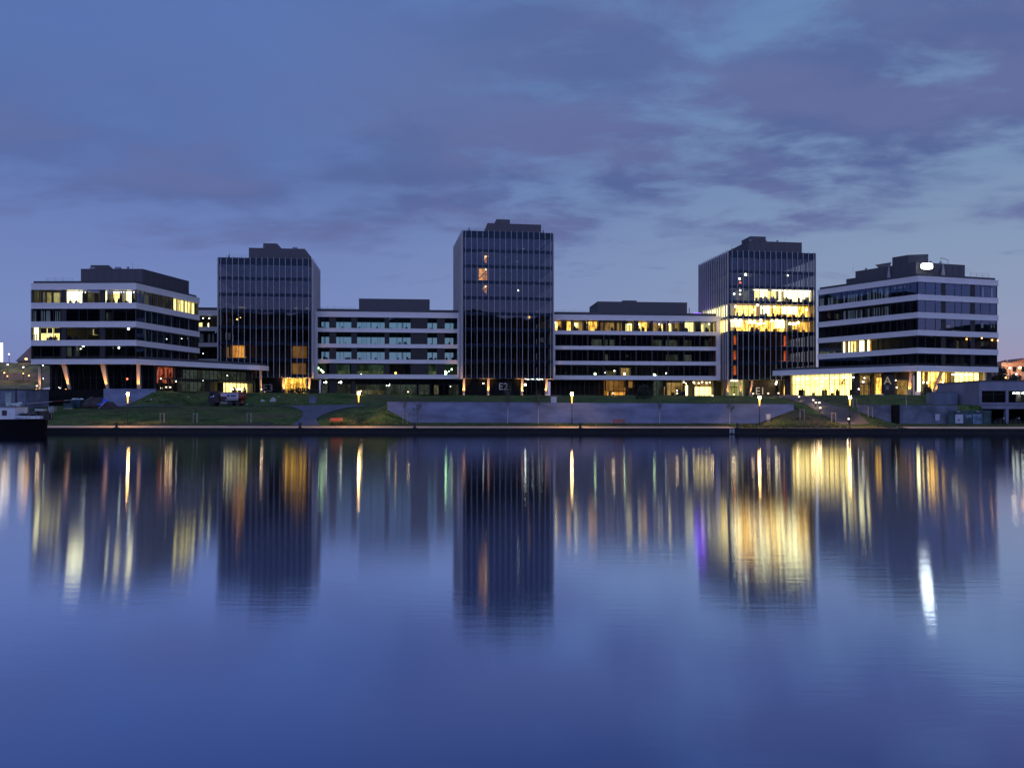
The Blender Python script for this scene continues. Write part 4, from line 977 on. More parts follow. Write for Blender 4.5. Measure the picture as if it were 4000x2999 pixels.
mb = MB(); p = fr.pt(fr.up(c7(1131)), 0, 33.6); q = fr.pt(fr.up(c7(1192)), 0, 33.6); mb.tube(p, (p[0], p[1], 35.), .05, n=5); mb.tube((p[0], p[1], 35.), (q[0], q[1], 34.6), .06, n=5); mb.tube((q[0], q[1], 34.6), q, .05, n=5); mb.build('roof_pipe', 'galv', RBd)
rail(RBd, [fr.pt(fr.up(c7(1345)), 1, 0)[:2], fr.pt(fr.up(c7(1500)), 1, 0)[:2]], 31.1, .9)
FLD = thing('floodlight', 'glaring white floodlight on the roof edge of the right office block', 'floodlight', RR.pt(RR.up(c7(1050)), -1.2, 30.6))
fc = RR.pt(RR.up(c7(1050)), -1.2, 32.9); mb = MB()
for s_ in (-.75, .75): mb.tube((fc[0]+s_, fc[1], 30.6), (fc[0]+s_, fc[1], 32.6), .05, n=6)
mb.box(fc[0]-1.1, fc[0]+1.1, fc[1]-.05, fc[1]+.2, 32.3, 33.45); mb.build('housing', 'steel', FLD)
mb = MB(); rr_ = [(1.2*abs(math.cos(t))**.5*math.copysign(1, math.cos(t)), .62*abs(math.sin(t))**.5*math.copysign(1, math.sin(t))) for t in [2*math.pi*(k+.5)/24 for k in range(24)]]; mb.face([(fc[0]+a_, fc[1]-.1, 32.875+b_) for a_, b_ in rr_])
for (a_, b_), (c_, d_) in zip(rr_, rr_[1:]+rr_[:1]): mb.face([(fc[0]+a_, fc[1]-.055, 32.875+b_), (fc[0]+c_, fc[1]-.055, 32.875+d_), (fc[0]+c_, fc[1]-.1, 32.875+d_), (fc[0]+a_, fc[1]-.1, 32.875+b_)]); mb.build('lens', 'flood', FLD)
lamp('flood_lamp', (fc[0], fc[1]-.5, 32.9), 160, (.95, 1, .9), FLD, .9)
spl = [c7(q) for q in (1003, 1088, 1138)]; bR = [(c7(940), c7(1138), [c7(1003), c7(1088)]), (c7(1172), c7(1383), [c7(1252), c7(1307)]), (c7(1418), c7(1604), [c7(1468), c7(1547)])]
for r in range(5):
    z1, z0 = lv[r][1], lv[r+1][0]
    for a, b, s_ in bR: window(RBd, RR, RR.up(a)+.02, RR.up(b), z0, z1, [RR.up(q) for q in s_])
    for a, b in ((c7(1138), c7(1172)), (c7(1383), c7(1418))):
        mb = MB(); RR.box(mb, RR.up(a)+.05, RR.up(b)-.05, -.5, -.06, z0, z1); mb.build('pier', 'pier', RBd)
    us = [RF.L*(.003+.99*k/4) for k in range(5)]
    for a, b in zip(us, us[1:]): window(RBd, RF, a+.03, b-.03, z0, z1, [a+(b-a)*q for q in (.25, .5, .75)], label='yellow lit window' if (r == 3 and a == us[1]) else None)
    for px in (700, 760, 800, 850, 885, 640, 600, 545): blinds(RBd, RF, [(c7(px), c7(px+9))], z0, z1-.05, 'pier', .35)
G_ = [(112, 128), (132, 148), (182, 196), (205, 226), (312, 324), (348, 362), (372, 380), (386, 408), (416, 428), (442, 450), (458, 470)]
z1, z0 = lv[0][1], lv[1][0]
blinds(RBd, RF, [(c7(a), c7(b)) for a, b in G_+[(512, 524), (530, 540), (560, 574), (586, 594), (602, 616), (628, 645), (660, 668), (672, 690)]], z0, z0+1.75, 'blindw', .4)
litroom(RBd, RF, c7(250), c7(278), z0+1., z0+2., 'ghost', .8); litroom(RBd, RF, c7(246), c7(280), z0, z0+1., 'ghost', .8)
for px in (560, 572, 600, 620, 645, 672, 740, 765, 788, 815): f = RF.off(-.6); mb = MB(); u = f.up(c7(px)); f.box(mb, u, u+.4, -.1, .1, z1-.75, z1-.3); mb.build('ceiling_lamp', 'blindw', RBd)
z1, z0 = lv[1][1], lv[2][0]
blinds(RBd, RF, [(c7(a), c7(b)) for a, b in ((312, 330), (352, 366), (372, 380), (386, 404), (416, 428), (440, 448), (456, 470), (518, 530), (545, 556), (566, 578), (588, 596), (604, 618), (634, 650), (660, 668), (674, 690))], z0, z1-.5, 'blindw', .4)
litroom(RBd, RF, c7(103), c7(124), z0+.9, z0+2.2, 'amber', .8); litroom(RBd, RF, c7(192), c7(207), z0+.9, z0+2., 'amber', .9); litroom(RBd, RF, c7(254), c7(282), z0+.5, z0+1.6, 'olived', 1.); litroom(RBd, RF, c7(521), c7(528), z0+.3, z1-.6, 'lemon', .8)
z1, z0 = lv[3][1], lv[4][0]
for a, b, m_ in ((310, 325, 'hot'), (328, 350, 'goldd'), (353, 366, 'hot'), (376, 390, 'lemon'), (393, 402, 'gold'), (404, 418, 'lemon'), (420, 440, 'goldd'), (443, 486, 'hot'), (513, 530, 'hot'), (534, 554, 'gold')): litroom(RBd, RF, c7(a), c7(b), z0, z1-.1, m_, .9, side=False)
mb = MB(); f = RF.off(-.6)
for px in (326, 351, 367, 391, 441, 487, 531): f.box(mb, f.up(c7(px)), f.up(c7(px+3)), -.05, .05, z0, z1)
mb.build('partition', 'mull', RBd)
z1, z0 = lv[2][1], lv[3][0]
litroom(RBd, RR, c7(1173), c7(1205), z0+1.2, z1-.1, 'olive', 2.); litroom(RBd, RR, c7(1190), c7(1250), z0, z0+.5, 'olived', 1.5); blinds(RBd, RR, [(c7(1470), c7(1488)), (c7(1550), c7(1560)), (c7(1573), c7(1583))], z0+1, z1-.6, 'blindw', .6)
z1, z0 = lv[0][1], lv[1][0]; blinds(RBd, RR, [(c7(1480), c7(1489)), (c7(1535), c7(1544)), (c7(1552), c7(1566))], z0+.3, z1-.3, 'blindw', .6); litroom(RBd, RR, c7(1572), c7(1600), z0, z1-.2, 'ghost', .5, side=False)
z1, z0 = lv[3][1], lv[4][0]; litroom(RBd, RR, c7(1190), c7(1280), z0, z1-.5, 'olived', 3.); litroom(RBd, RR, c7(1310), c7(1380), z0, z1-1.1, 'amberd', 3.); litroom(RBd, RR, c7(1430), c7(1490), z0+.8, z0+1.8, 'ghost', 1.5)
for px, y in ((1347, 806), (1475, 797), (1562, 814), (1606, 818)): pendant(RBd, RR, c7(px), y7(y), 'lampo', .14, .6)
pendant(RBd, RR, c7(1053), y7(785), 'blindw', .3)
z1, z0 = lv[4][1], lv[5][0]; litroom(RBd, RR, c7(1195), c7(1250), z0+.6, z1, 'olived', 3.); litroom(RBd, RR, c7(1310), c7(1340), z0+.8, z1, 'olived', 3.)
# ground floor: golden hall under the canopy
RC = Face((61.4, 177.6), QC); RG = RC.off(-1.4)
mb = MB(); mb.prism([(59.3, 178.7), (60.7, 176.9), QC, QR, (88, 182), (70, 184)], 11.5, 11.75); mb.prism(off_chain(rc, -.5)+[(88, 181.5), (68, 185)], 12.45, 13.05); mb.build('canopy', 'dark', RBd)
panes = [885, 921, 960, 1000, 1038, 1077, 1115, 1154, 1193]; pp = [c6(q) for q in panes]+[c7(q) for q in (192, 234, 278, 320, 363, 404)]
for k in range(0, len(pp)-1, 2):
    b = pp[min(k+2, len(pp)-1)]; window(RBd, RG, RG.up(pp[k]), RG.up(b), 6.8, 11.45, [RG.up(pp[k+1])] if k+2 < len(pp) else [], g='cglass', rails=(9.3,), mw=.1, label='tall golden hall window')
litroom(RBd, RG, pp[0]-5, pp[-1]+2, 6.8, 11.45, 'lobby', 2.6, label='golden hall')
mb = MB(); f = RG.off(-1.2)
for k in range(7): f.box(mb, f.up(3110+k*36), f.up(3124+k*36), -.2, .2, 10.6, 10.75)
mb.build('ceiling_lamp', 'strip', RBd)
clutter(RBd, RG, 3110, 3330, 6.8, 9, 1., 1.5)
for ua_, ub_, da_, db_ in ((RG.up(c6(840)), RG.up(c6(884)), -.3, .1), (RG.up(c7(650)), RG.up(c7(748)), -2.5, .25), (RG.up(c7(750)), RG.up(c7(868)), -2.5, -1.2), (RG.up(c7(404))+.1, RG.up(c7(440)), -.3, .1)):
    mb = MB(); RG.box(mb, ua_, ub_, da_, db_, 6.75, 11.45); mb.build('entrance_wall', 'brown', RBd)
p = RG.pt(RG.up(c7(687)), .32, 8.95); yaw = math.atan2(RC.u.y, RC.u.x); text('A', 2.3, RBd, 'lettera', p, (math.pi/2, 0, yaw), 'lettering', .03)
mb = MB(); u = RG.up(c7(684))
for k in range(3): RG.box(mb, u-.3, u+.3, .26, .3, 7.9+k*.28, 8.02+k*.28)
mb.build('sign_panel', 'letter', RBd)
window(RBd, RG, RG.up(c7(440)), RG.up(c7(565)), 6.75, 11.4, [RG.up(c7(q)) for q in (480, 520)], g='cglass', rails=(9.1,), label='entrance window'); window(RBd, RG, RG.up(c7(568)), RG.up(c7(648)), 6.75, 11.4, [RG.up(c7(608))], g='cglass', rails=(9.6,))
litroom(RBd, RG, c7(450), c7(565), 6.8, 11., 'goldd', 3.); litroom(RBd, RG, c7(583), c7(648), 7., 10.4, 'gold', 1.4, label='golden doorway'); litroom(RBd, RG, c7(568), c7(650), 10.4, 11.3, 'goldd', 2.)
mb = MB(); u = RG.up(c7(448)); RG.box(mb, u, RG.up(c7(570)), .06, .2, 9.05, 9.25)
for px in (447, 484, 560): RG.box(mb, RG.up(c7(px)), RG.up(c7(px))+.12, .06, .2, 6.75, 9.05)
mb.build('door_frame', 'mull', RBd)
for px, y, r in ((476, 1164, .16), (487, 1133, .1), (440, 1226, .12), (752, 1152, .08), (759, 1212, .1)): pendant(RBd, RG, c7(px), y7(y), 'lampw', r, -.3)
litroom(RBd, RG, c7(760), c7(850), 6.8, 9.8, 'goldd', 1.1, side=False)
RH = RR.off(-1.3); us = [c7(q) for q in (915, 968, 1008, 1045, 1085, 1140, 1175, 1210, 1248, 1288, 1330, 1370, 1410, 1455, 1498)]
for k in range(0, 14, 2): window(RBd, RH, RH.up(us[k]), RH.up(us[k+2]), 6.6, 11.4, [RH.up(us[k+1])], g='cglass', rails=(9.2,), mw=.09)
litroom(RBd, RH, c7(912), c7(958), 7.4, 11.4, 'hot', .8, label='brilliant corner'); litroom(RBd, RH, c7(960), c7(1180), 6.7, 11.4, 'gold', 2.6); litroom(RBd, RH, c7(960), c7(1160), 9.6, 11.4, 'party', 1.6, side=False)
litroom(RBd, RH, c7(1182), c7(1500), 6.7, 11.4, 'lobby', 1.4, label='brilliant restaurant window'); clutter(RBd, RH, c7(980), c7(1180), 6.7, 8, .8, 1.8)
mb = MB(); f = RH.off(-.8)
for q in (1230, 1330): f.box(mb, f.up(c7(q)), f.up(c7(q+60)), -.2, .2, 10.9, 11.1)
mb.build('ceiling_lamp', 'strip', RBd)
for px, y in ((982, 1170), (1020, 1172), (1112, 1190), (1145, 1168)): pendant(RBd, RH, c7(px), y7(y), 'lampy', .2, .5)
mb = MB(); RH.box(mb, RH.up(c7(1500)), RH.L, -6, -.2, 6.6, 11.4); mb.build('base_wall', 'brown', RBd)
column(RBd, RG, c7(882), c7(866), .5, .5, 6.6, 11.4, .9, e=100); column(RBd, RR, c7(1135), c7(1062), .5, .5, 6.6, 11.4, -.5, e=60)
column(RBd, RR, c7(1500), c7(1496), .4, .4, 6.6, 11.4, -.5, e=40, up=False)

# small things on the roofs
def roofbits(root, face, d, z, us, seed):
    random.seed(seed)
    for u in us:
        p = face.pt(u, d, z); k = random.random(); mb = MB()
        if k < .4: mb.tube(p, (p[0], p[1], z+random.uniform(1.2, 2.2)), .025, .015, 4); mb.build('aerial', 'galv', root)
        elif k < .75: mb.tube(p, (p[0], p[1], z+.55), .2, .2, 8); mb.tube((p[0], p[1], z+.55), (p[0], p[1], z+.75), .32, .1, 8); mb.build('roof_vent', 'galv', root)
        else: mb.box(p[0]-.5, p[0]+.5, p[1]-.4, p[1]+.4, z, z+.6); mb.build('cooling_unit', 'galv', root)
roofbits(W1, W1F, -2., 26.5, (2.5, 4, 6, 24.5, 26, 28.5, 30), 3); roofbits(W2, W2F, -2., 26.5, (1.5, 3, 5, 7.5, 33, 34.5), 4)
roofbits(LB, LF, -5.5, 31.5, (9, 14, 16, 18), 6); roofbits(LB, LF, -3., 28.05, (1.5, 3, 4.2), 7); roofbits(E2, E2F, -4., 47.1, (9.5, 13, 15), 8); roofbits(E3, E3F, -4., 40.3, (9, 13.5, 16), 9)
roofbits(E1, E1F, -4., 44.5, (7, 11, 14, 16), 10); roofbits(RBd, RR, -3.5, 33.8, (6.5, 9), 11); roofbits(RBd, RR, -2., 30.6, (14, 15.5, 17), 12); roofbits(RBd, RF, -4., 33.8, (6, 9), 13)
rail(W1, [W1F.pt(1, -1.2, 0)[:2], W1F.pt(9, -1.2, 0)[:2]], 27.05, .6); rail(W2, [W2F.pt(.8, -1.2, 0)[:2], W2F.pt(9, -1.2, 0)[:2]], 27.05, .6)
# ------------------------------------------------------------------ things on the bank
def hit(px, y, h=0., y0=118.5, y1=178):
    """where the line of sight through a surveyed point meets the bank, h above the grass"""
    Y = y0
    while Y < y1:
        if H(xat(px, Y), Y)+h >= zat(y, Y): break
        Y += .15
    X = xat(px, Y); return X, Y, H(X, Y)
def place(src, used, loc, label, rz=0.):
    o = src if not used else copy_tree(src)
    o.location = loc; o.rotation_euler = (0, 0, rz); o['label'] = label; return o

# street lamps of the promenade
LG = 'street lamps along the promenade'
sl0 = thing('street_lamp', 'lamp', 'street lamp', (0, 0, 0), LG)
mb = MB(); mb.tube((0, 0, 0), (0, 0, .35), .13, .1, 10); mb.tube((0, 0, .35), (0, 0, 3.35), .065, .055, 8); mb.build('pole', 'steel', sl0)
mb = MB(); mb.tube((0, 0, 3.35), (0, 0, 4.55), .07, .16, 10); mb.build('diffuser', 'diff', sl0, True); mb = MB(); mb.tube((0, 0, 4.56), (0, 0, 4.95), .17, .2, 10); mb.build('lamp_head', 'diffh', sl0)
mb = MB(); mb.tube((0, 0, 4.95), (0, 0, 5.1), .3, .1, 12); mb.build('cap', 'steel', sl0)
lamp('downlight', (0, -.34, 4.85), 900, (1, .6, .2), sl0, .06, 150, (0, -.34, 0))
for k, (px, lab) in enumerate(((499, 'lit street lamp in front of the concrete ramp wall on the left'), (1401, 'lit street lamp on the grass near the orange bench'), (2234, 'lit street lamp before the long retaining wall, right of the middle tower'),
                               (2967, 'lit street lamp before the right end of the long retaining wall'), (3320, 'lit street lamp beside the footpath below the golden hall'))):
    Y = 118.8; X = xat(px, Y); Y = yq(X)+6.1; X = xat(px, Y)
    o = place(sl0, k, (X, Y, H(X, Y)-.03), lab)
    if px > 2900: o.scale = (1, 1, .89)

# bollard lights
BG = 'bollard lights on the lawn and paths'
bl0 = thing('bollard_light', 'b', 'bollard light', (0, 0, 0), BG)
mb = MB(); mb.tube((0, 0, 0), (0, 0, .72), .09, .09, 8); mb.build('post', 'steel', bl0)
mb = MB(); mb.tube((0, 0, .72), (0, 0, .95), .13, .17, 10); mb.build('diffuser', 'diffb', bl0)
mb = MB(); mb.tube((0, 0, .95), (0, 0, 1.06), .2, .08, 10); mb.build('cap', 'steel', bl0)
lamp('bollard_lamp', (0, 0, .8), 75, (1, .7, .36), bl0, .25)
BL = [(2867, 1540, 'bollard light in front of the yellow green lobby of the right tower'), (2942, 1537, 'bollard light left of the E1 lettering'), (3001, 1536, 'bollard light right of the E1 lettering'), (3041, 1535, 'bollard light at the golden slanted columns'),
      (3121, 1549, 'bollard light at the left end of the golden hall'), (3177, 1562, 'bollard light at the top of the footpath'), (3187, 1572, 'left one of the paired bollard lights on the footpath'), (3201, 1572, 'right one of the paired bollard lights on the footpath'), (3204, 1592, 'bollard light halfway down the footpath, above the grass corner'),
      (3316, 1640, 'bollard light at the foot of the footpath by the promenade'), (649, 1507, 'small bollard light left of a pair before the red lounge'), (665, 1512, 'bollard light right of a pair before the red lounge'), (779, 1510, 'small bollard light left of a pair under the canopy'), (790, 1514, 'bollard light right of a pair under the canopy'),
      (1021, 1516, 'bollard light left of the E3 lettering'), (1410, 1527, 'bollard light just behind the street lamp by the orange bench'), (1594, 1530, 'bollard light before the greenish windows of the left wing'), (2395, 1535, 'bollard light before the glowing amber counter'), (2645, 1536, 'bollard light left of the bright doorway'), (2783, 1545, 'bollard light right of the brilliant shop front'), (144, 1507, 'bollard light beside the leftmost column')]
for k, (px, y, lab) in enumerate(BL):
    if px == 144: X, Y = xat(px, 151.8), 151.8; z = 7.4
    else: X, Y, z = hit(px, y, .84, 118, 179 if px > 1100 else 158 if px < 700 else 170)
    place(bl0, k, (X, Y, z-.02), lab)

# mooring bollards on the quay edge
m0 = thing('mooring_bollard', 'm', 'mooring bollard', (0, 0, 0), 'mooring bollards along the quay edge')
mb = MB(); mb.tube((0, 0, 0), (0, 0, .5), .2, .17, 10); mb.tube((0, 0, .5), (0, 0, .74), .27, .24, 10); mb.build('post', 'steel', m0)
mb = MB(); mb.box(-.34, .34, -.3, .3, 0, .06); mb.build('foot_plate', 'steel', m0)
for k, (px, lab) in enumerate(((455, 'dark mooring bollard on the quay by the leftmost street lamp'), (1172, 'dark mooring bollard before the gravel path'), (1620, 'dark mooring bollard below the left end of the retaining wall'), (2267, 'dark mooring bollard right of the street lamp at mid wall'), (2881, 'dark mooring bollard by the white ladder on the quay'))):
    Y = 113.; X = xat(px, Y); Y = yq(X)+.35; place(m0, k, (xat(px, Y), Y, .83), lab)

# benches
def bench(px, mat, lab):
    Y = 119.; X = xat(px, Y); Y = yq(X)+6.; X = xat(px, Y); z = H(X, Y)
    b = thing('park_bench', lab, 'bench', (X, Y, z), 'benches on the promenade')
    mb = MB()
    for k in range(4): mb.box(X-.95, X+.95, Y-.28+k*.13, Y-.28+k*.13+.11, z+.42, z+.47)
    mb.build('seat', mat, b); mb = MB()
    for k in range(4): mb.hexa([(X-.95, Y+.26+k*.02, z+.52+k*.12), (X+.95, Y+.26+k*.02, z+.52+k*.12), (X+.95, Y+.31+k*.02, z+.52+k*.12), (X-.95, Y+.31+k*.02, z+.52+k*.12)],
                               [(X-.95, Y+.28+k*.02, z+.63+k*.12), (X+.95, Y+.28+k*.02, z+.63+k*.12), (X+.95, Y+.33+k*.02, z+.63+k*.12), (X-.95, Y+.33+k*.02, z+.63+k*.12)])
    mb.build('backrest', mat, b)
    for s_ in (-.75, .75):
        mb = MB(); mb.box(X+s_-.03, X+s_+.03, Y-.25, Y-.19, z-.05, z+.42); mb.box(X+s_-.03, X+s_+.03, Y+.2, Y+.26, z-.05, z+.55); mb.box(X+s_-.03, X+s_+.03, Y-.19, Y+.2, z+.36, z+.42); mb.build('leg', 'steel', b)
bench(1313, 'bench', 'bright orange slatted bench beside the gravel path'); bench(2418, 'benchd', 'dull red bench in front of the retaining wall')

# retaining walls
def rwall(name, lab, pts, th, mat, tops, bottom=.6):
    """pts: plan points left to right, tops: height over each"""
    mb = MB(); w = thing(name, lab, 'wall', (pts[0][0], pts[0][1], bottom))
    a = off_chain(pts, th/2); b = off_chain(pts, -th/2)
    for k in range(len(pts)-1):
        mb.hexa([(*a[k], bottom), (*a[k+1], bottom), (*b[k+1], bottom), (*b[k], bottom)], [(*a[k], tops[k]), (*a[k+1], tops[k+1]), (*b[k+1], tops[k+1]), (*b[k], tops[k])])
    mb.build('wall_slab', mat, w)
    a = off_chain(pts, th/2+.04); b = off_chain(pts, -th/2-.04); mb = MB()
    for k in range(len(pts)-1):
        mb.hexa([(*a[k], tops[k]+.003), (*a[k+1], tops[k+1]+.003), (*b[k+1], tops[k+1]+.003), (*b[k], tops[k]+.003)], [(*a[k], tops[k]+.07), (*a[k+1], tops[k+1]+.07), (*b[k+1], tops[k+1]+.07), (*b[k], tops[k]+.07)])
    mb.build('coping', mat, w); return w
wy = lambda X: yq(X)+11.
rwall('retaining_wall', 'long smooth bluish concrete retaining wall behind the promenade in the middle', [(X, wy(X)) for X in (-19.75, -5, 10, 25, 43.6)], .4, 'concrete', [4.72, 4.66, 4.56, 4.44, 4.3])
rwall('retaining_wall', 'short stained concrete wall with a slanted grassy foot, left of the black pillar', [(53.3, wy(53.3)), (58.3, wy(58.3))], .4, 'concrete2', [4.2, 4.16])
rwall('retaining_wall', 'stained concrete wall between the black pillar and the teal hoarding', [(59.45, wy(59.4)), (68.2, wy(68))], .4, 'concrete2', [4.16, 4.1])
rwall('ramp_wall', 'pale trapezoid concrete wall under the left office block', [(-77.4, 149.6), (-67.6, 149.6)], .4, 'concrete', [7.55, 7.5], 3.)
rwall('plinth_wall', 'dark plinth wall under the slanted columns of the left office block', [(-94.5, 150.9), (-77.5, 150.9)], .4, 'black', [7.45, 7.45], 3.)
mb = MB(); X = 58.9; mb.box(58.36, 59.42, wy(X)-.5, wy(X)+.4, .7, 4.05); mb.box(58.3, 59.44, wy(X)-.56, wy(X)+.45, 4.05, 4.25)
tag(mb.build('pillar', 'black'), 'black pillar standing between two stained concrete walls', 'pillar')

# small boxes, bags, blocks
def boxthing(name, lab, cat, c, w, d, h, mat, lid=None, feet=.0):
    x, y, z = c; t = thing(name, lab, cat, c); mb = MB(); mb.box(x-w/2, x+w/2, y-d/2, y+d/2, z+feet, z+h); o = mb.build('body', mat, t)
    mb = MB(); mb.box(x-w/2-.04, x+w/2+.04, y-d/2-.04, y+d/2+.04, z+h+.003, z+h+.08); mb.build('lid', lid or mat, t)
    mb = MB(); mb.box(x-w*.42, x+w*.42, y-d/2-.03, y-d/2-.003, z+feet+h*.08, z+h*.92); mb.build('door', mat, t)
    if feet: mb = MB(); mb.box(x-w*.4, x+w*.4, y-d*.4, y+d*.4, z-.1, z+feet); mb.build('pedestal', 'concrete2', t)
    return t
X = xat(2163, 126.5); boxthing('utility_cabinet', 'white utility cabinet on the lawn above the retaining wall', 'cabinet', (X, 126.5, H(X, 126.5)-.05), .9, .6, 1.05, 'poster')
X = xat(2997, 120.8); boxthing('utility_cabinet', 'small white box on a grey pedestal before the right end of the retaining wall', 'cabinet', (X, 120.4, H(X, 120.4)), .55, .4, 1.2, 'poster', feet=.45)
X = xat(1223, 153); boxthing('utility_cabinet', 'grey concrete cabinet above the gravel path', 'cabinet', (X, 153, H(X, 153)-.1), 1.3, 1., 1.35, 'concrete2')
def lump(name, lab, cat, px, y, w, h, mat, seed=0, Y=None, d=None):
    X, Y, z = hit(px, y, 0) if Y is None else (xat(px, Y), Y, H(xat(px, Y), Y)); mb = MB(); d = d or w*.7
    mb.ball((X, Y, z+h*.15), 1., 14, 9, 0, (w/2, d/2, h)); 
    mb.v = [(a+(a-X)*.35*noise.noise((a*1.7+seed, b*1.7, c*1.7)), b, z-.1+max(0, (c-z)*(1+.5*noise.noise((a*1.3, b, c*2+seed))))) for a, b, c in mb.v]
    return tag(mb.build(name, mat, None, True), lab, cat)
lump('builders_bag', 'pale flat bag lying on the grass below the E3 lettering, left of a bigger one', 'bag', 1026, 1568, 1., .4, 'rock', 1); lump('builders_bag', 'larger pale bag lying on the grass below the E3 lettering', 'bag', 1066, 1569, 1.35, .75, 'rock', 5)
for k, (px, y) in enumerate(((590, 1561), (1155, 1562), (1089, 1550), (966, 1580), (735, 1551))):
    lump('stone', ('small pale stone on the grass right of the ramp wall', 'small pale stone on the grass right of the pale bags', 'small pale stone on the slope under the E3 lettering', 'small pale stone beside the rear wheel of the tank lorry', 'small pale stone on the slope below the podium')[k], 'stone', px, y, .45, .22, 'rock', k)

# ladder on the quay wall
X = xat(2857, 111.8); Y = yq(X)-.22; t = thing('ladder', 'white ladder fixed to the dark quay wall', 'ladder', (X, Y, .1))
for s_ in (-.28, .28): mb = MB(); mb.tube((X+s_, Y, .12), (X+s_, Y, .78), .045, n=6); mb.build('rail', 'whitep', t)
for k in range(3): mb = MB(); mb.tube((X-.28, Y, .25+k*.2), (X+.28, Y, .25+k*.2), .035, n=6); mb.build('rung', 'whitep', t)

# ------------------------------------------------------------------ trees and shrubs
def leafcloud(mb, pts, n, size, m, spread):
    for _ in range(n):
        c = Vector(random.choice(pts))+Vector((random.gauss(0, 1), random.gauss(0, 1), random.gauss(0, 1)))*spread
        a = Vector((random.gauss(0, 1), random.gauss(0, 1), random.gauss(0, 1))).normalized(); b = a.orthogonal().normalized()
        s_ = size*random.uniform(.6, 1.4); mb.face([c-a*s_, c+b*s_*.6, c+a*s_, c-b*s_*.6], m)
def sapling(lab, px, Y, hgt, stakes=True, nb=12, leaves=160, spread=1., trunk='bark', leaf='leaf', vase=.5, base=None):
    X = xat(px, Y); z = H(X, Y) if base is None else base
    t = thing('young_tree', lab, 'young tree', (X, Y, z), 'young trees on the bank')
    mb = MB(); tips = []; lean = random.uniform(-.08, .08)
    fork = Vector((X+lean, Y, z+hgt*.42)); mb.tube((X, Y, z-.1), fork, .05, .035, 6)
    mb.tube(fork, (X+lean*1.5, Y, z+hgt*.92), .032, .008, 5)
    mb.build('trunk', trunk, t); mb = MB()
    for k in range(nb):
        h0 = z+hgt*random.uniform(.4, .75); an = random.uniform(0, 6.28); r = spread*random.uniform(.3, .6)*(1-.4*(h0-z)/hgt); up_ = random.uniform(.7, 1.5)*vase*hgt*.42
        p = Vector((X+lean, Y, h0)); q = p+Vector((math.cos(an)*r, math.sin(an)*r, up_*.6)); e = q+Vector((math.cos(an)*r*.35, math.sin(an)*r*.35, up_*.5))
        mb.tube(p, q, .016, .011, 4); mb.tube(q, e, .011, .004, 4); tips += [q, e, (q+e)/2]
        for _ in range(2):
            f = q+Vector((random.gauss(0, .2), random.gauss(0, .2), random.uniform(.2, .5)*hgt*.2)); mb.tube(q, f, .008, .003, 3); tips.append(f)
    leafcloud(mb, tips, leaves, .06, 1, .1); mb.build('crown', ['bark', leaf], t)
    if stakes:
        for sx, sy in ((-.33, -.2), (.33, -.2), (0, .35)):
            mb = MB(); mb.tube((X+sx, Y+sy, z-.1), (X+sx, Y+sy, z+1.55), .04, n=6); mb.build('stake', 'wood', t)
        mb = MB()
        for (a, b) in (((-.33, -.2), (.33, -.2)), ((.33, -.2), (0, .35)), ((0, .35), (-.33, -.2))): mb.tube((X+a[0], Y+a[1], z+1.45), (X+b[0], Y+b[1], z+1.45), .03, n=4)
        mb.build('stake_brace', 'wood', t)
ty = lambda px, s_: (lambda X: yq(X)+s_)(xat(px, 120))
for px, s_, h_, lab, kw in ((636, 8, 2.7, 'staked sapling on the left slope, nearest the ramp wall', dict(leaves=60, nb=5)), (765, 7.6, 2.8, 'staked sapling with a full wooden frame below the red lounge', dict(leaves=60, nb=5)), (975, 8, 2.7, 'staked sapling on the slope below the tank lorry, right of the others', dict(leaves=60, nb=5)),
    (1583, 8.3, 4.1, 'staked bare tree at the slanted left end of the retaining wall', {}), (1631, 9.2, 4.0, 'young tree with drooping dark branches near the left end of the retaining wall', dict(stakes=False, nb=16, leaves=260, spread=1.3, vase=.3)),
    (1983, 9.2, 5.4, 'taller vase shaped young tree before the wall under the E2 lettering', dict(stakes=False, nb=30, leaves=420, spread=1.15, vase=.9, trunk='trim')), (2103, 9.2, 4.6, 'vase shaped young tree before the wall below the columns of the middle tower', dict(stakes=False, nb=22, leaves=240, spread=1., vase=.9, trunk='trim')),
    (2577, 9.2, 4.0, 'thin young tree before the wall, right of the dull red bench', dict(stakes=False, nb=14, leaves=180, spread=.9, vase=.6, trunk='trim')), (2850, 9.2, 3.9, 'leafy young tree before the wall, left of the rightmost wall lamp', dict(stakes=False, nb=16, leaves=420, spread=1., vase=.4, trunk='trim')),
    (3131, 8., 2.4, 'staked sapling on the grass corner right of the retaining wall', dict(leaves=50, nb=5)), (3254, 8, 2.1, 'staked sapling left of the foot of the footpath', dict(leaves=40, nb=4)), (3337, 16, 2.9, 'staked sapling on the slope behind the short stained wall', dict(leaves=40, nb=5)),
    (3397, 9.6, 3.6, 'staked young tree in front of the short stained wall', dict(leaves=120, nb=9)), (3541, 15, 2.2, 'thin sapling above the stained wall right of the black pillar', dict(stakes=False, leaves=30, nb=4, trunk='trim'))):
    sapling(lab, px, ty(px, s_), h_, **kw)
for px, Y, h_, lab in ((3288, 166, 3.6, 'small bushy tree silhouetted against the golden hall'), (3395, 162.5, 3., 'small bushy tree beside the entrance window of the right block')):
    sapling(lab, px, Y, h_, stakes=False, nb=22, leaves=500, spread=1.2, vase=.6, leaf='shrub')
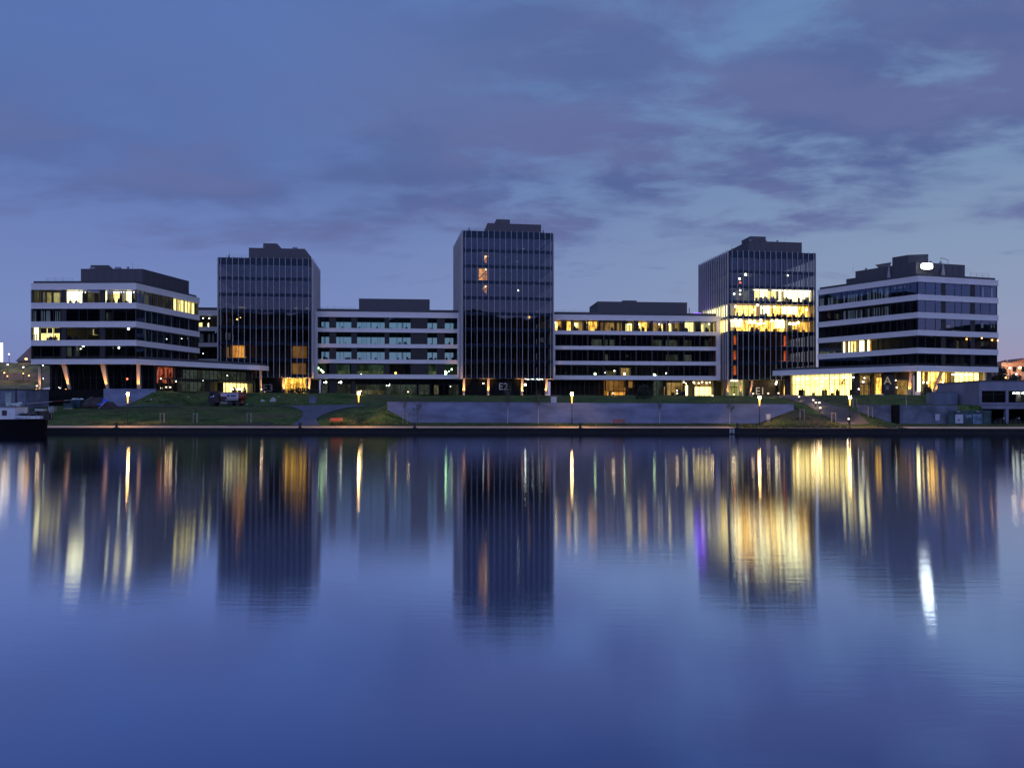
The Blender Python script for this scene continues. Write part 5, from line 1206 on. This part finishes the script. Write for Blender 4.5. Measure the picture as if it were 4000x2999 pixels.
def shrub(lab, px, Y, w, h_, n=900, name='shrub', mat='shrub', d=None):
    X = xat(px, Y); z = H(X, Y); t = thing(name, lab, 'shrub', (X, Y, z)); pts = []; mb = MB(); d = d or w*.7
    for k in range(int(n/12)):
        a = random.uniform(0, 6.28); r = math.sqrt(random.random()); pts.append((X+math.cos(a)*r*w/2, Y+math.sin(a)*r*d/2, z+h_*random.uniform(.05, 1)*(1-.55*r*r)))
    for k in range(9):
        p = random.choice(pts); mb.tube((X+(p[0]-X)*.2, Y, z-.1), p, .03, .01, 4)
    mb.build('stem', 'bark', t); mb = MB(); leafcloud(mb, pts, n, .13, 0, .16); mb.build('foliage', mat, t)
shrub('dark round shrub on the lawn before the right wing', 2515, 152, 3.2, 2.9, 1500); shrub('low spreading hedge before the golden lobby of the left tower', 1172, 170, 9., 1.1, 1500, d=1.6)
def tree(lab, px, Y, base, h_, w, n=1500, group=None, mat='shrub'):
    X = xat(px, Y); t = thing('tree', lab, 'tree', (X, Y, base), group); mb = MB(); mb.tube((X, Y, base-.5), (X, Y, base+h_*.5), .28, .14, 7)
    pts = []
    for k in range(16):
        a = random.uniform(0, 6.28); r = math.sqrt(random.random())*w/2*.8; z = base+h_*random.uniform(.35, .92); c = Vector((X+math.cos(a)*r, Y+math.sin(a)*r, z))
        mb.tube((X, Y, base+h_*random.uniform(.2, .5)), c, .1, .03, 4)
        for _ in range(9): pts.append(c+Vector((random.gauss(0, 1), random.gauss(0, 1), random.gauss(0, .7)))*w*.1)
    mb.build('trunk', 'bark', t); mb = MB(); leafcloud(mb, pts, n, .3, 0, .32); mb.build('crown', mat, t)
TG = 'dark trees behind the right office block'
for px, Y, b, h_, w, lab in ((3902, 196, 6.5, 8.5, 4.5, 'slim dark tree just right of the right office block'), (3938, 200, 6.5, 6.6, 8, 'dark tree in front of the orange lit house'), (3985, 205, 6.5, 6.2, 8, 'dark tree at the right edge of the picture')): tree(lab, px, Y, b, h_, w, group=TG)

# grass tufts along the quay verge
mb = MB(); mb.ctr = False
for k in range(9000):
    X = random.uniform(-66, 84); s_ = random.choice((random.uniform(5.2, 7.5), random.uniform(5.2, 6.2)))
    if 33 < X < 56 and random.random() < .6: s_ = random.uniform(.7, 5.2)
    if -34 < X < -28 or (48.5 < X < 53.5): continue
    Y = yq(X)+s_; z = (H(X, Y) if s_ > 5 else .84+.05*s_)-.02
    h_ = random.uniform(.08, .3)*(1 if random.random() < .8 else 1.5); w = random.uniform(.03, .09); an = random.uniform(-.6, .6); dx = random.uniform(-.12, .12)
    mb.face([(X-w, Y-an*w, z), (X+w, Y+an*w, z), (X+dx, Y+random.uniform(-.1, .1), z+h_)])
M['tuft'] = surf('verge_tufts', (.085, .085, .03), .9, .5, .35)
tag(mb.build('verge_grass', 'tuft'), 'tufts of dry grass along the edge of the promenade', 'grass', kind='stuff')

# ------------------------------------------------------------------ tank lorry
def wheel(root, c, r, w):
    mb = MB(); x, y, z = c; mb.tube((x, y-w/2, z), (x, y+w/2, z), r, r, 18); t_ = mb.build('wheel', 'rubber', root)
    mb = MB(); mb.tube((x, y-w/2-.02, z), (x, y-w/2+.02, z), r*.55, r*.5, 12); mb.build('rim', 'pier', t_)
TY = 147.6; tx0 = xat(811, TY); tz = 4.35
TL = thing('tank_lorry', 'dark tank lorry with a white sign panel and rust red rear, parked below the podium', 'lorry', (tx0+3.3, TY, tz))
def X_(px): return xat(px, TY-1.2)
mb = MB(); y0, y1_ = TY-1.15, TY+1.15
prof_ = [(X_(812), .55), (X_(812), 1.5), (X_(818), 2.55), (X_(826), 2.7), (X_(852), 2.7), (X_(857), .55)]
n = len(prof_); i0_ = len(mb.v); mb.v += [(x, y0, tz+z) for x, z in prof_]+[(x, y1_, tz+z) for x, z in prof_]
mb.f.append(tuple(range(n))); mb.m.append(0); mb.f.append(tuple(reversed(range(n, 2*n)))); mb.m.append(0)
for k in range(n): j = (k+1) % n; mb.f.append((j, k, n+k, n+j)); mb.m.append(0)
cab = mb.build('cab', 'truckblue', TL)
mb = MB(); mb.face([(X_(820), y0-.01, tz+1.55), (X_(838), y0-.01, tz+1.55), (X_(838), y0-.01, tz+2.35), (X_(824), y0-.01, tz+2.35)]); mb.build('side_window', 'spandrel', cab)
mb = MB(); mb.box(X_(822), X_(836), y0-.08, y0-.02, tz+1.62, tz+1.72); mb.box(X_(833), X_(836), y0-.08, y0-.02, tz+1.72, tz+2.0); mb.build('mirror', 'whitep', cab)
mb = MB(); mb.box(X_(815), X_(948), TY-.5, TY+.5, tz+.55, tz+.85); mb.build('chassis', 'steel', TL)
mb = MB(); cz = tz+1.75; N = 16
def ell(x, ry, rz): return [(x, TY+ry*math.cos(2*math.pi*k/N), cz+rz*math.sin(2*math.pi*k/N)) for k in range(N)]
rings = [ell(X_(861), .75, .55), ell(X_(863), 1.05, .8), ell(X_(934), 1.1, .84), ell(X_(944), 1.08, .82), ell(X_(951), .8, .6)]
for r_ in rings: mb.v += r_
for a in range(4):
    for k in range(N):
        j = (k+1) % N; mb.f.append((a*N+j, a*N+k, (a+1)*N+k, (a+1)*N+j)); mb.m.append(0)
mb.f.append(tuple(range(N))); mb.m.append(0); mb.f.append(tuple(reversed(range(4*N, 5*N)))); mb.m.append(0)
mb.build('tank', 'red', TL, True)
mb = MB(); sy = TY-1.16; mb.face([(X_(862), sy, tz+1.72), (X_(884), sy, tz+1.72), (X_(886), sy, tz+1.3), (X_(931), sy, tz+1.3), (X_(931), sy, tz+2.38), (X_(862), sy, tz+2.38)]); sg = mb.build('sign_panel', 'tank', TL)
mb = MB(); s2 = sy-.02
def bar(a, b, z0, z1): mb.face([(X_(a), s2, tz+z0), (X_(b), s2, tz+z0), (X_(b), s2, tz+z1), (X_(a), s2, tz+z1)])
bar(900, 911, 2.08, 2.16); bar(914, 923, 2.1, 2.18); bar(901, 922, 1.72, 1.98); bar(900, 923, 1.52, 1.6); bar(886, 888, 1.55, 2.1)
mb.face([(X_(893), s2, tz+2.2)]+[(X_(893)+.2*math.sin(t_), s2, tz+1.78-.2*math.cos(t_)) for t_ in (-2, -1.4, -.7, 0, .7, 1.4, 2)]); mb.build('printed_sign', 'ink', sg)
mb = MB(); mb.box(X_(861), X_(884), TY-1.1, TY-.5, tz+.9, tz+1.5); mb.build('pump_box', 'steel', TL); mb = MB(); mb.box(X_(880), X_(930), TY-1.2, TY-1.05, tz+1.02, tz+1.2); mb.build('tank_rail', 'galv', TL)
mb = MB(); mb.box(X_(860), X_(888), TY-1.12, TY-1.0, tz+.45, tz+.6); mb.box(X_(860), X_(888), TY-1.12, TY-1.0, tz+.7, tz+.78); mb.build('side_guard', 'galv', TL)
for px in (829, 899, 927):
    for s_ in (-1.0, 1.0): wheel(TL, (X_(px), TY+s_, tz+.5), .5, .3)
mb = MB(); mb.box(X_(940), X_(950), TY-1.1, TY-.7, tz+.4, tz+1.); mb.build('mudguard', 'red', TL)

# ------------------------------------------------------------------ moored boat
BY = 109.; bx0, bx1 = -92., xat(177, BY)
BT = thing('cargo_boat', 'black hulled boat with a white stripe and white wheelhouse moored at the left edge', 'boat', ((bx0+bx1)/2, BY, 0))
def hull_ring(z, grow, rake): return [(bx0, BY-2.4*grow), (bx1-4.5, BY-2.5*grow), (bx1-1.4+rake, BY-2.2*grow), (bx1-.2+rake, BY-1.0), (bx1+rake, BY), (bx1-.2+rake, BY+1.0), (bx1-1.4+rake, BY+2.2*grow), (bx1-4.5, BY+2.5*grow), (bx0, BY+2.4*grow)]
def loft(mb, lo, zl, hi, zh, cap=True):
    n = len(lo); i = len(mb.v); mb.v += [(x, y, zl) for x, y in lo]+[(x, y, zh if not callable(zh) else zh(x)) for x, y in hi]
    for k in range(n): j = (k+1) % n; mb.f.append((i+k, i+j, i+n+j, i+n+k)); mb.m.append(0)
    if cap: mb.f.append(tuple(range(i+n, i+2*n))); mb.m.append(0)
mb = MB(); sheer = lambda x: 2.2+.012*(x-bx0)-.26; loft(mb, hull_ring(0, .93, -.25), -.6, hull_ring(0, 1., 0), sheer); hull = mb.build('hull', 'hull', BT)
mb = MB(); ro = hull_ring(0, 1.03, .05); n = len(ro)
for k in range(n-1):
    (xa, ya), (xb, yb) = ro[k], ro[k+1]
    if k == 0: xa = -78.
    za, zb = sheer(xa)-.06, sheer(xb)-.06; h0 = .06 if k == 0 else .42; h1 = .42
    if k == 0:
        xm = -72.; ym = ya+(yb-ya)*(xm-ro[0][0])/(xb-ro[0][0]); ya = ya
        mb.face([(xa, ya, za), (xm, ym, sheer(xm)-.06), (xm, ym, sheer(xm)+.36), (xa, ya, za+.05)]); mb.face([(xm, ym, sheer(xm)-.06), (xb, yb, zb), (xb, yb, zb+h1), (xm, ym, sheer(xm)+.36)])
    else: mb.face([(xa, ya, za), (xb, yb, zb), (xb, yb, zb+h1), (xa, ya, za+h0)])
wale = mb.build('gunwale_stripe', 'whitep', BT)
p = (xat(82, 106.4), BY-2.62, sheer(-70)+.0); text('PRAHA CI', .38, wale, 'ink', p, (math.pi/2, 0, 0), 'lettering', .006)
X_ = lambda px: xat(px, BY-1.5)
mb = MB(); mb.box(-75.5, X_(58), BY-1.5, BY+1.3, 2.2, 3.82); cb = mb.build('wheelhouse', 'whitep', BT)
mb = MB(); mb.box(-75.7, X_(60), BY-1.65, BY+1.45, 3.823, 3.92); mb.build('roof', 'galv', cb)
mb = MB(); mb.box(X_(8), X_(27), BY-1.53, BY-1.5, 2.65, 3.36); mb.build('window', 'brown', cb)
mb = MB(); mb.tube((X_(36), BY, 2.2), (X_(36), BY, 6.5), .16, .09, 8); mb.box(X_(32), X_(40), BY-.06, BY+.06, 5.6, 5.7); mb.build('mast', 'steel', BT)
for nm, c, w, d, h_, m_ in (('deck_hatch', (X_(85), BY), 1.6, 1.6, .75, 'steel'), ('winch', (X_(112), BY-.4), .9, .9, .95, 'steel'), ('deck_crate', (X_(140), BY+.2), 1.1, 1., 1.1, 'brown'), ('anchor_gear', (X_(163), BY), .8, .9, .8, 'steel'), ('deck_post', (X_(97), BY-.8), .12, .12, 1.5, 'galv')):
    mb = MB(); x, y = c; mb.box(x-w/2, x+w/2, y-d/2, y+d/2, 2.05, 2.2+h_)
    if nm == 'winch': mb.tube((x-.6, y-.2, 2.9), (x+.6, y-.2, 2.9), .35, n=10)
    if nm == 'anchor_gear': mb.tube((x, y, 2.9), (x+.5, y, 3.4), .08, n=6)
    mb.build(nm, m_, BT)
mb = MB(); mb.ball((X_(82), BY-1., 3.05), .16); mb.build('float', 'rock', BT); mb = MB(); mb.box(X_(171), X_(182), BY-.3, BY+.2, 3.05, 3.6); mb.tube((X_(176), BY, 2.3), (X_(176), BY, 3.05), .05, n=5); mb.build('vent_box', 'rock', BT)
mb = MB()
for k in range(9): mb.ball((X_(4+k*6+random.uniform(-2, 2)), BY+random.uniform(-.6, .6), 4.02+random.uniform(-.05, .3)), random.uniform(.15, .32), 7, 5, 0, (1.2, 1, .8))
mb.build('roof_bundle', 'blindw', cb)
mb = MB()
for x in (-66.6, -65.4, -64.4, -68): mb.tube((x, BY-2.2, 2.2), (x, BY-2.2, 2.95), .025, n=4)
mb.tube((-68.2, BY-2.2, 2.95), (-64.3, BY-2.2, 2.95), .02, n=4); mb.build('railing', 'galv', BT)

# ------------------------------------------------------------------ builders' yard behind the boat
SK = (xat(304, 144.5), 144.5); z = H(*SK); t = thing('rubbish_skip', 'teal skip heaped with white sacks in the yard under the left block', 'skip', (*SK, z))
mb = MB(); x, y = SK; mb.hexa([(x-.75, y-.7, z), (x+.75, y-.7, z), (x+.75, y+.7, z), (x-.75, y+.7, z)], [(x-.95, y-.9, z+1.45), (x+.95, y-.9, z+1.45), (x+.95, y+.9, z+1.45), (x-.95, y+.9, z+1.45)]); mb.build('bin', 'teal', t)
mb = MB()
for k in range(6): mb.ball((x+random.uniform(-.6, .7), y+random.uniform(-.5, .3), z+1.5), random.uniform(.2, .34), 8, 5, 0, (1.3, 1, .7))
mb.build('sack', 'blindw', t)
t = thing('boom', 'long thin red and grey boom propped up in the yard behind the boat', 'boom', (xat(190, 139), 139, 4.2)); mb = MB(); a = Vector(at(100, 1578, 138.5)); b = Vector(at(288, 1561, 140.5)); q = a.lerp(b, .55)
mb.tube(a, q, .09, .08, 6); mb.build('lower_section', 'galv', t); mb = MB(); mb.tube(q, a.lerp(b, .8), .08, .07, 6); mb.build('red_section', 'red', t); mb = MB(); mb.tube(a.lerp(b, .8), b, .07, .05, 6); mb.build('upper_section', 'galv', t)
for p_, z_ in ((a, 3.4), (b, 3.8)):
    mb = MB(); mb.tube((p_.x, p_.y, z_), p_, .1, n=6); mb.build('support', 'steel', t)
lump('soil_heap', 'brown soil heap left of the dark tent', 'heap', 372, 1, 5.2, 1.7, 'soil', 3, Y=144.8, d=3)
X = xat(390, 143.6); mb = MB(); zz = H(X, 144.6); pts = [(-1.1, -.4, .9), (-.6, -.75, .55), (1.0, -.8, .35), (1.15, .2, 1.25), (.2, .4, 1.75), (-.7, .4, 1.72)]
mb.face([(X+a, 144.2+b, zz+c) for a, b, c in pts]); mb.face([(X+a, 144.2+b, zz+c-.06) for a, b, c in reversed(pts)])
for k in range(6): a, b = pts[k], pts[(k+1) % 6]; mb.face([(X+a[0], 144.2+a[1], zz+a[2]-.06), (X+b[0], 144.2+b[1], zz+b[2]-.06), (X+b[0], 144.2+b[1], zz+b[2]), (X+a[0], 144.2+a[1], zz+a[2])])
tag(mb.build('tarpaulin', 'bluetarp'), 'bright blue tarpaulin thrown over the soil heap', 'tarpaulin')
t = thing('tent', 'low dark ridge tent with a pale edge before the ramp wall', 'tent', (xat(428, 143), 143, 4.)); a, r_, b = xat(396, 143), xat(425, 143), xat(460, 143); zz = H(r_, 143); mb = MB(); mb.hexa([(a, 142, zz-.2), (b, 142, zz-.2), (b, 144.5, zz-.2), (a, 144.5, zz-.2)], [(r_-.03, 142, zz+1.2), (r_+.03, 142, zz+1.2), (r_+.03, 144.5, zz+1.2), (r_-.03, 144.5, zz+1.2)]); mb.build('canvas', 'soil', t)
mb = MB(); mb.tube((a, 141.97, zz), (r_, 141.97, zz+1.22), .06, n=5); mb.build('edge_pole', 'poster', t)
for k, (px, Y, w, h_, m_, lab) in enumerate(((160, 137, 1.5, .6, 'blindw', 'pale flat crate in the yard behind the boat'), (205, 139, 1., .8, 'galv', 'grey crate in the yard right of the pale flat crate'), (140, 132, .7, .9, 'brown', 'brown crate directly behind the bow of the boat'), (270, 143, 1.5, .9, 'hoard', 'low greenish crate left of the teal skip'))):
    X = xat(px, Y); z = H(X, Y); t = thing('crate', lab, 'crate', (X, Y, z), 'crates in the yard'); mb = MB(); mb.box(X-w/2, X+w/2, Y-.5, Y+.5, z+.1, z+h_); mb.build('body', m_, t); mb = MB(); mb.box(X-w/2-.05, X+w/2+.05, Y-.55, Y+.55, z+h_+.003, z+h_+.08); mb.build('lid', m_, t)
    mb = MB(); mb.box(X-w/2, X+w/2, Y-.45, Y+.45, z-.1, z+.1); mb.build('pallet', 'wood', t)
YB = thing('yard_shed', 'low grey stained shed behind the boat', 'shed', (-91, 143, 4.5)); mb = MB(); mb.box(-106, xat(100, 140), 140, 147, 3.5, zat(1522, 140)); mb.build('wall', 'concrete2', YB); mb = MB(); mb.box(-106.2, xat(101, 140), 139.8, 147.2, zat(1522, 140)+.003, zat(1519, 140)); mb.build('roof', 'dark', YB)
mb = MB(); mb.box(xat(22, 140), xat(45, 140), 139.93, 139.99, 4.4, 6.6); mb.build('door', 'blind', YB)

# far embankment, hall and lamps on the left
mb = MB(); mb.ctr = False; eprof = [(205, 5), (215, 9.), (230, 11.5), (236, 13.2), (237, 15.0), (243, 18.3), (247, 18.8), (300, 19)]
ex = [-420+k*5 for k in range(58)]
for Y, z in eprof:
    for X in ex: mb.v.append((X, Y, (z if X < -136 else 5+(z-5)*max(0, 1-(X+136)/6))+(.5*noise.noise((X*.15, Y*.1, 2)) if z > 6 else 0)))
for j in range(len(eprof)-1):
    for i in range(len(ex)-1): a = j*len(ex)+i; mb.f.append((a, a+1, a+len(ex)+1, a+len(ex))); mb.m.append(0)
tag(mb.build('embankment', 'farwall', None, True), kind='structure')
mb = MB(); mb.box(-400, -137, 234.4, 234.9, 11, zat(1457, 234.6)); t = tag(mb.build('road_parapet', 'farcon'), 'old concrete parapet of the road along the far left embankment', 'parapet')
WH = thing('warehouse', 'large hall with a pale pitched roof behind the left office block', 'warehouse', (-170, 310, 18.)); mb = MB(); xa, xb = xat(68, 300), xat(122, 300); mb.prism([(xa, 300), (-140, 300), (-140, 330), (xa, 330)], 17, 22.7); mb.build('wall', 'farcon', WH)
mb = MB(); zr = zat(1350, 300); mb.hexa([(xa-.5, 299.5, 22.7), (-139.5, 299.5, 22.7), (-139.5, 330, 22.7), (xa-.5, 330, 22.7)], [(xb+.5, 299.5, zr), (-160, 299.5, zr), (-160, 330, zr), (xb+.5, 330, zr)]); mb.build('roof', 'tan', WH)
FM = thing('floodlight_mast', 'mast of glaring white floodlights at the far left edge', 'light mast', (xat(7, 258), 258, 18.9)); xm = xat(7, 258); mb = MB(); mb.tube((xm, 258, 18.5), (xm, 258, 25.7), .18, .12, 6); mb.build('pole', 'galv', FM)
mb = MB(); mb.box(xm-.42, xm+.42, 257.6, 257.9, 24.4, 25.9); mb.build('lamp_panel', 'mast', FM)
for s_ in (-.25, .1, .45): mb = MB(); mb.box(xm+s_-.03, xm+s_+.03, 257.7, 257.85, 19.5, 24.3); mb.build('light_tube', 'mast', FM)
FLG = 'street lamps on the far left embankment'
for k, (px, y, m_, r_, Y, lab) in enumerate(((35, 1383, 'farw', .42, 245, 'pinkish white street lamp standing clear above the far embankment'), (102, 1402, 'lampo', .6, 245, 'big orange street lamp beside the left office block'), (30, 1424, 'farw', .42, 238, 'white street lamp low on the embankment, left one'), (91, 1434, 'farw', .42, 238, 'white street lamp low on the embankment, right one'),
      (17, 1456, 'lampo', .3, 233, 'orange lamp at the parapet, leftmost'), (29, 1469, 'lampo', .22, 232, 'small orange lamp under the parapet'), (91, 1459, 'lampo', .24, 233, 'orange lamp at the parapet under the right white lamp'), (113, 1467, 'lampo', .3, 232, 'orange lamp at the parapet nearest the left office block'))):
    p = at(px, y, Y); t = thing('street_lamp', lab, 'street lamp', (p[0], Y, p[2]-5), FLG); mb = MB(); mb.ball(p, r_*.55, 10, 6, 0, (1, 1, .8)); mb.build('lamp_head', m_, t); mb = MB(); mb.tube((p[0], Y+.05, p[2]-5 if k < 4 else p[2]-2.2), (p[0], Y+.05, p[2]-r_*.4), .07, n=5); mb.build('pole', 'steel', t)
    lamp('street_light', (p[0], Y-1.2, p[2]), 60 if k < 4 else 40, (1, .6, .2) if m_ == 'lampo' else (1, .85, .6), t, .9)

# orange lit house on the right
HS = thing('house', 'house lit orange by lamps at the right edge of the picture', 'house', (xat(3950, 232), 235, 6.5)); hx0, hx1 = xat(3912, 230), xat(4120, 230); mb = MB(); mb.box(hx0, hx1, 230, 242, 6, zat(1416, 230)); mb.build('wall', 'brick', HS)
mb = MB(); za = zat(1416, 230); mb.hexa([(xat(3948, 230), 229.6, za+.003), (hx1, 229.6, za+.003), (hx1, 242.4, za+.003), (xat(3948, 230), 242.4, za+.003)], [(xat(4030, 230), 229.6, zat(1395, 230)), (hx1, 229.6, zat(1395, 230)), (hx1, 242.4, zat(1395, 230)), (xat(4030, 230), 242.4, zat(1395, 230))]); mb.build('roof', 'tile', HS)
mb = MB(); mb.box(xat(3932, 232), xat(3938, 232), 232, 233, za-.2, zat(1405, 232)); mb.build('chimney', 'brick', HS)
for px in (3956, 3990): mb = MB(); mb.box(xat(px, 230), xat(px+14, 230), 229.9, 229.98, zat(1452, 230), zat(1432, 230)); mb.build('window', 'spandrel', HS)
for k, (px, y, m_, r_, Y, lab) in enumerate(((3984, 1436, 'lampo', .75, 226, 'big orange lamp in front of the lit house'), (3945, 1437, 'lampy', .45, 226, 'pale lamp before the left end of the lit house'), (3970, 1461, 'lampw', .32, 215, 'white lamp under the big orange one'), (3929, 1475, 'lampo', .3, 190, 'reddish orange lamp low between the dark trees'), (3868, 1468, 'lampw', .36, 185, 'white lamp at the corner of the right office block'), (3853, 1461, 'lampw', .28, 184, 'small white lamp just under the right end of the lowest band'))):
    p = at(px, y, Y); t = thing('street_lamp', lab, 'street lamp', (p[0], Y, p[2]-5), 'street lamps on the far right'); mb = MB(); mb.ball(p, r_*.55, 10, 6, 0, (1, 1, .8)); mb.build('lamp_head', m_, t); mb = MB(); mb.tube((p[0], Y+.05, p[2]-5), (p[0], Y+.05, p[2]-r_*.4), .07, n=5); mb.build('pole', 'steel', t)
    lamp('street_light', (p[0], Y-1.5, p[2]), 1500 if k < 2 else 100, (1, .45, .12) if m_ == 'lampo' else (1, .8, .5), t, 1.2)

# ------------------------------------------------------------------ concrete pavilion on the right
PV = thing('pavilion', 'grey concrete pavilion on pillars with a dark open garage below, at the right edge', 'pavilion', (86, 128, 1.3)); x0, x1, ya, yb = 72.3, 101., 122., 134.
mb = MB(); mb.box(x0, x1, ya, ya+.3, 6.45, 7.9); mb.box(x0, x1, ya-.12, ya+.3, 4.35, 4.62); mb.box(x0, 72.7, ya, ya+.3, 4.625, 6.445)
mb.build('front_wall', 'pavcon', PV)
mb = MB(); mb.box(x0, x0+.3, ya+.31, yb, 1.2, 7.9); mb.build('side_wall', 'pavcon', PV); mb = MB(); mb.box(x0+.31, x1, yb-.3, yb, 1.2, 7.9); mb.build('rear_wall', 'dark', PV)
mb = MB(); mb.box(x0-.1, x1+.1, ya-.1, yb+.1, 7.903, 8.05); mb.build('roof', 'dark', PV); mb = MB(); mb.box(x0+.02, x1, ya+.02, yb-.31, 3.65, 4.345); mb.build('floor_slab', 'pavcon', PV)
mb = MB(); mb.box(x0-.04, x0-.003, 129.2, 130.3, 4.4, 6.4); mb.build('side_door', 'brown', PV)
PF = Face((x0, ya), (x1, ya))
for a, b, s_ in ((3832, 3928, (3883,)), (3941, 4030, (3969, 3992))):
    window(PV, PF, PF.up(a), PF.up(b), 4.64, 6.43, [PF.up(q) for q in s_], d=-.12, rails=(5.9,))
for px in (3928, 4030): mb = MB(); PF.box(mb, PF.up(px)+.05, PF.up(px+13)-.05, -.3, 0, 4.625, 6.445); mb.build('pier', 'pavcon', PV)
litroom(PV, PF, 3970, 4028, 4.7, 6.3, 'ghost', 1.5); mb = MB(); p = PF.up(3972); PF.box(mb, p, p+2.4, -1., -.7, 6.0, 6.2); mb.build('ceiling_lamp', 'lampw', PV)
mb = MB(); PF.box(mb, .4, x1-x0, -8.2, -8, 1.2, 7.); mb.build('inner_wall', 'core', PV)
for px in (3930, 4060): mb = MB(); PF.box(mb, PF.up(px), PF.up(px+11), -.6, -.05, 1.2, 3.645); mb.build('pillar', 'pavcon', PV)
CN = thing('storage_container', 'grey blue storage container on the slope beside the pavilion', 'container', (xat(3694, 127), 128, 4.3)); ca, cb_ = xat(3649, 126.6), xat(3740, 126.6); mb = MB(); mb.box(ca, cb_, 126.6, 129, 4.1, zat(1534, 126.6)); mb.build('body', 'boxblue', CN); mb = MB(); mb.box(ca-.06, cb_+.06, 126.54, 129.1, zat(1534, 126.6)+.003, zat(1531, 126.6)); mb.build('roof', 'concrete2', CN)
mb = MB()
for k in range(12): x = ca+.15+(cb_-ca-.3)*k/11; mb.box(x-.05, x+.05, 126.54, 126.597, 4.35, zat(1537, 126.6))
mb.build('side_rib', 'boxblue', CN)
hy = wy(69)-.9
HD = thing('hoarding', 'teal painted hoarding with posters below the pavilion', 'hoarding', (69.7, hy, 1.2)); ha, hb = xat(3705, hy), xat(3870, hy); mb = MB(); mb.box(ha, hb, hy, hy+.12, 1.2, zat(1603, hy)); mb.build('panel', 'hoard', HD)
mb = MB(); 
for k in range(7): x = ha+(hb-ha)*k/6; mb.box(x-.05, x+.05, hy-.05, hy-.003, 1.15, zat(1602, hy))
mb.build('batten', 'hoard', HD)
for a, b, c, d, m_, lab in ((3730, 3761, 1618, 1653, 'poster', 'white poster'), (3768, 3795, 1618, 1632, 'poster2', 'pale torn poster'), (3799, 3834, 1617, 1655, 'poster2', 'blue patterned poster')):
    mb = MB(); mb.box(xat(a, hy), xat(b, hy), hy-.09, hy-.055, zat(d, hy), zat(c, hy)); o = mb.build('poster', m_, HD); o['label'] = lab
mb = MB(); mb.box(xat(3741, hy), xat(3747, hy), hy-.1, hy-.092, zat(1643, hy), zat(1637, hy)); mb.build('poster_print', 'ink', HD)
for px in (3740, 3815): mb = MB(); mb.box(xat(px-6, hy), xat(px+6, hy), hy-.35, hy-.1, zat(1609, hy), zat(1605, hy)); mb.build('sign_lamp', 'galv', HD)
y_ = wy(66)-.24; mb = MB(); mb.box(xat(3653, y_), xat(3670, y_), y_-.03, y_, zat(1643, y_), zat(1617, y_)); tag(mb.build('poster', 'poster'), 'pale poster stuck on the stained wall left of the teal hoarding', 'poster')
def motorcycle(px, Y, lab):
    X = xat(px, Y); z = H(X, Y); t = thing('motorcycle', lab, 'motorcycle', (X, Y, z), 'motorcycles before the pavilion')
    for s_ in (-.68, .68): wheel(t, (X+s_, Y, z+.3), .3, .14)
    mb = MB(); mb.tube((X-.6, Y, z+.32), (X-.1, Y, z+.55), .06, n=5); mb.box(X-.25, X+.25, Y-.14, Y+.14, z+.28, z+.6); mb.tube((X+.68, Y, z+.3), (X+.45, Y, z+.95), .04, n=5); mb.build('frame', 'steel', t)
    mb = MB(); mb.ball((X+.12, Y, z+.72), .2, 8, 5, 0, (1.4, .8, .7)); mb.build('fuel_tank', 'truckblue', t); mb = MB(); mb.ball((X-.4, Y, z+.72), .2, 8, 5, 0, (1.7, .8, .4)); mb.build('saddle', 'rubber', t)
    mb = MB(); mb.tube((X+.42, Y-.34, z+1.), (X+.42, Y+.34, z+1.), .025, n=5); mb.build('handlebar', 'galv', t); mb = MB(); mb.ball((X+.58, Y-.05, z+.88), .1, 8, 5); mb.build('headlight', 'whitep', t)
motorcycle(3905, 120.6, 'motorcycle before the dark garage, nearer the teal hoarding'); motorcycle(3965, 120.4, 'motorcycle below the pavilion pillar')
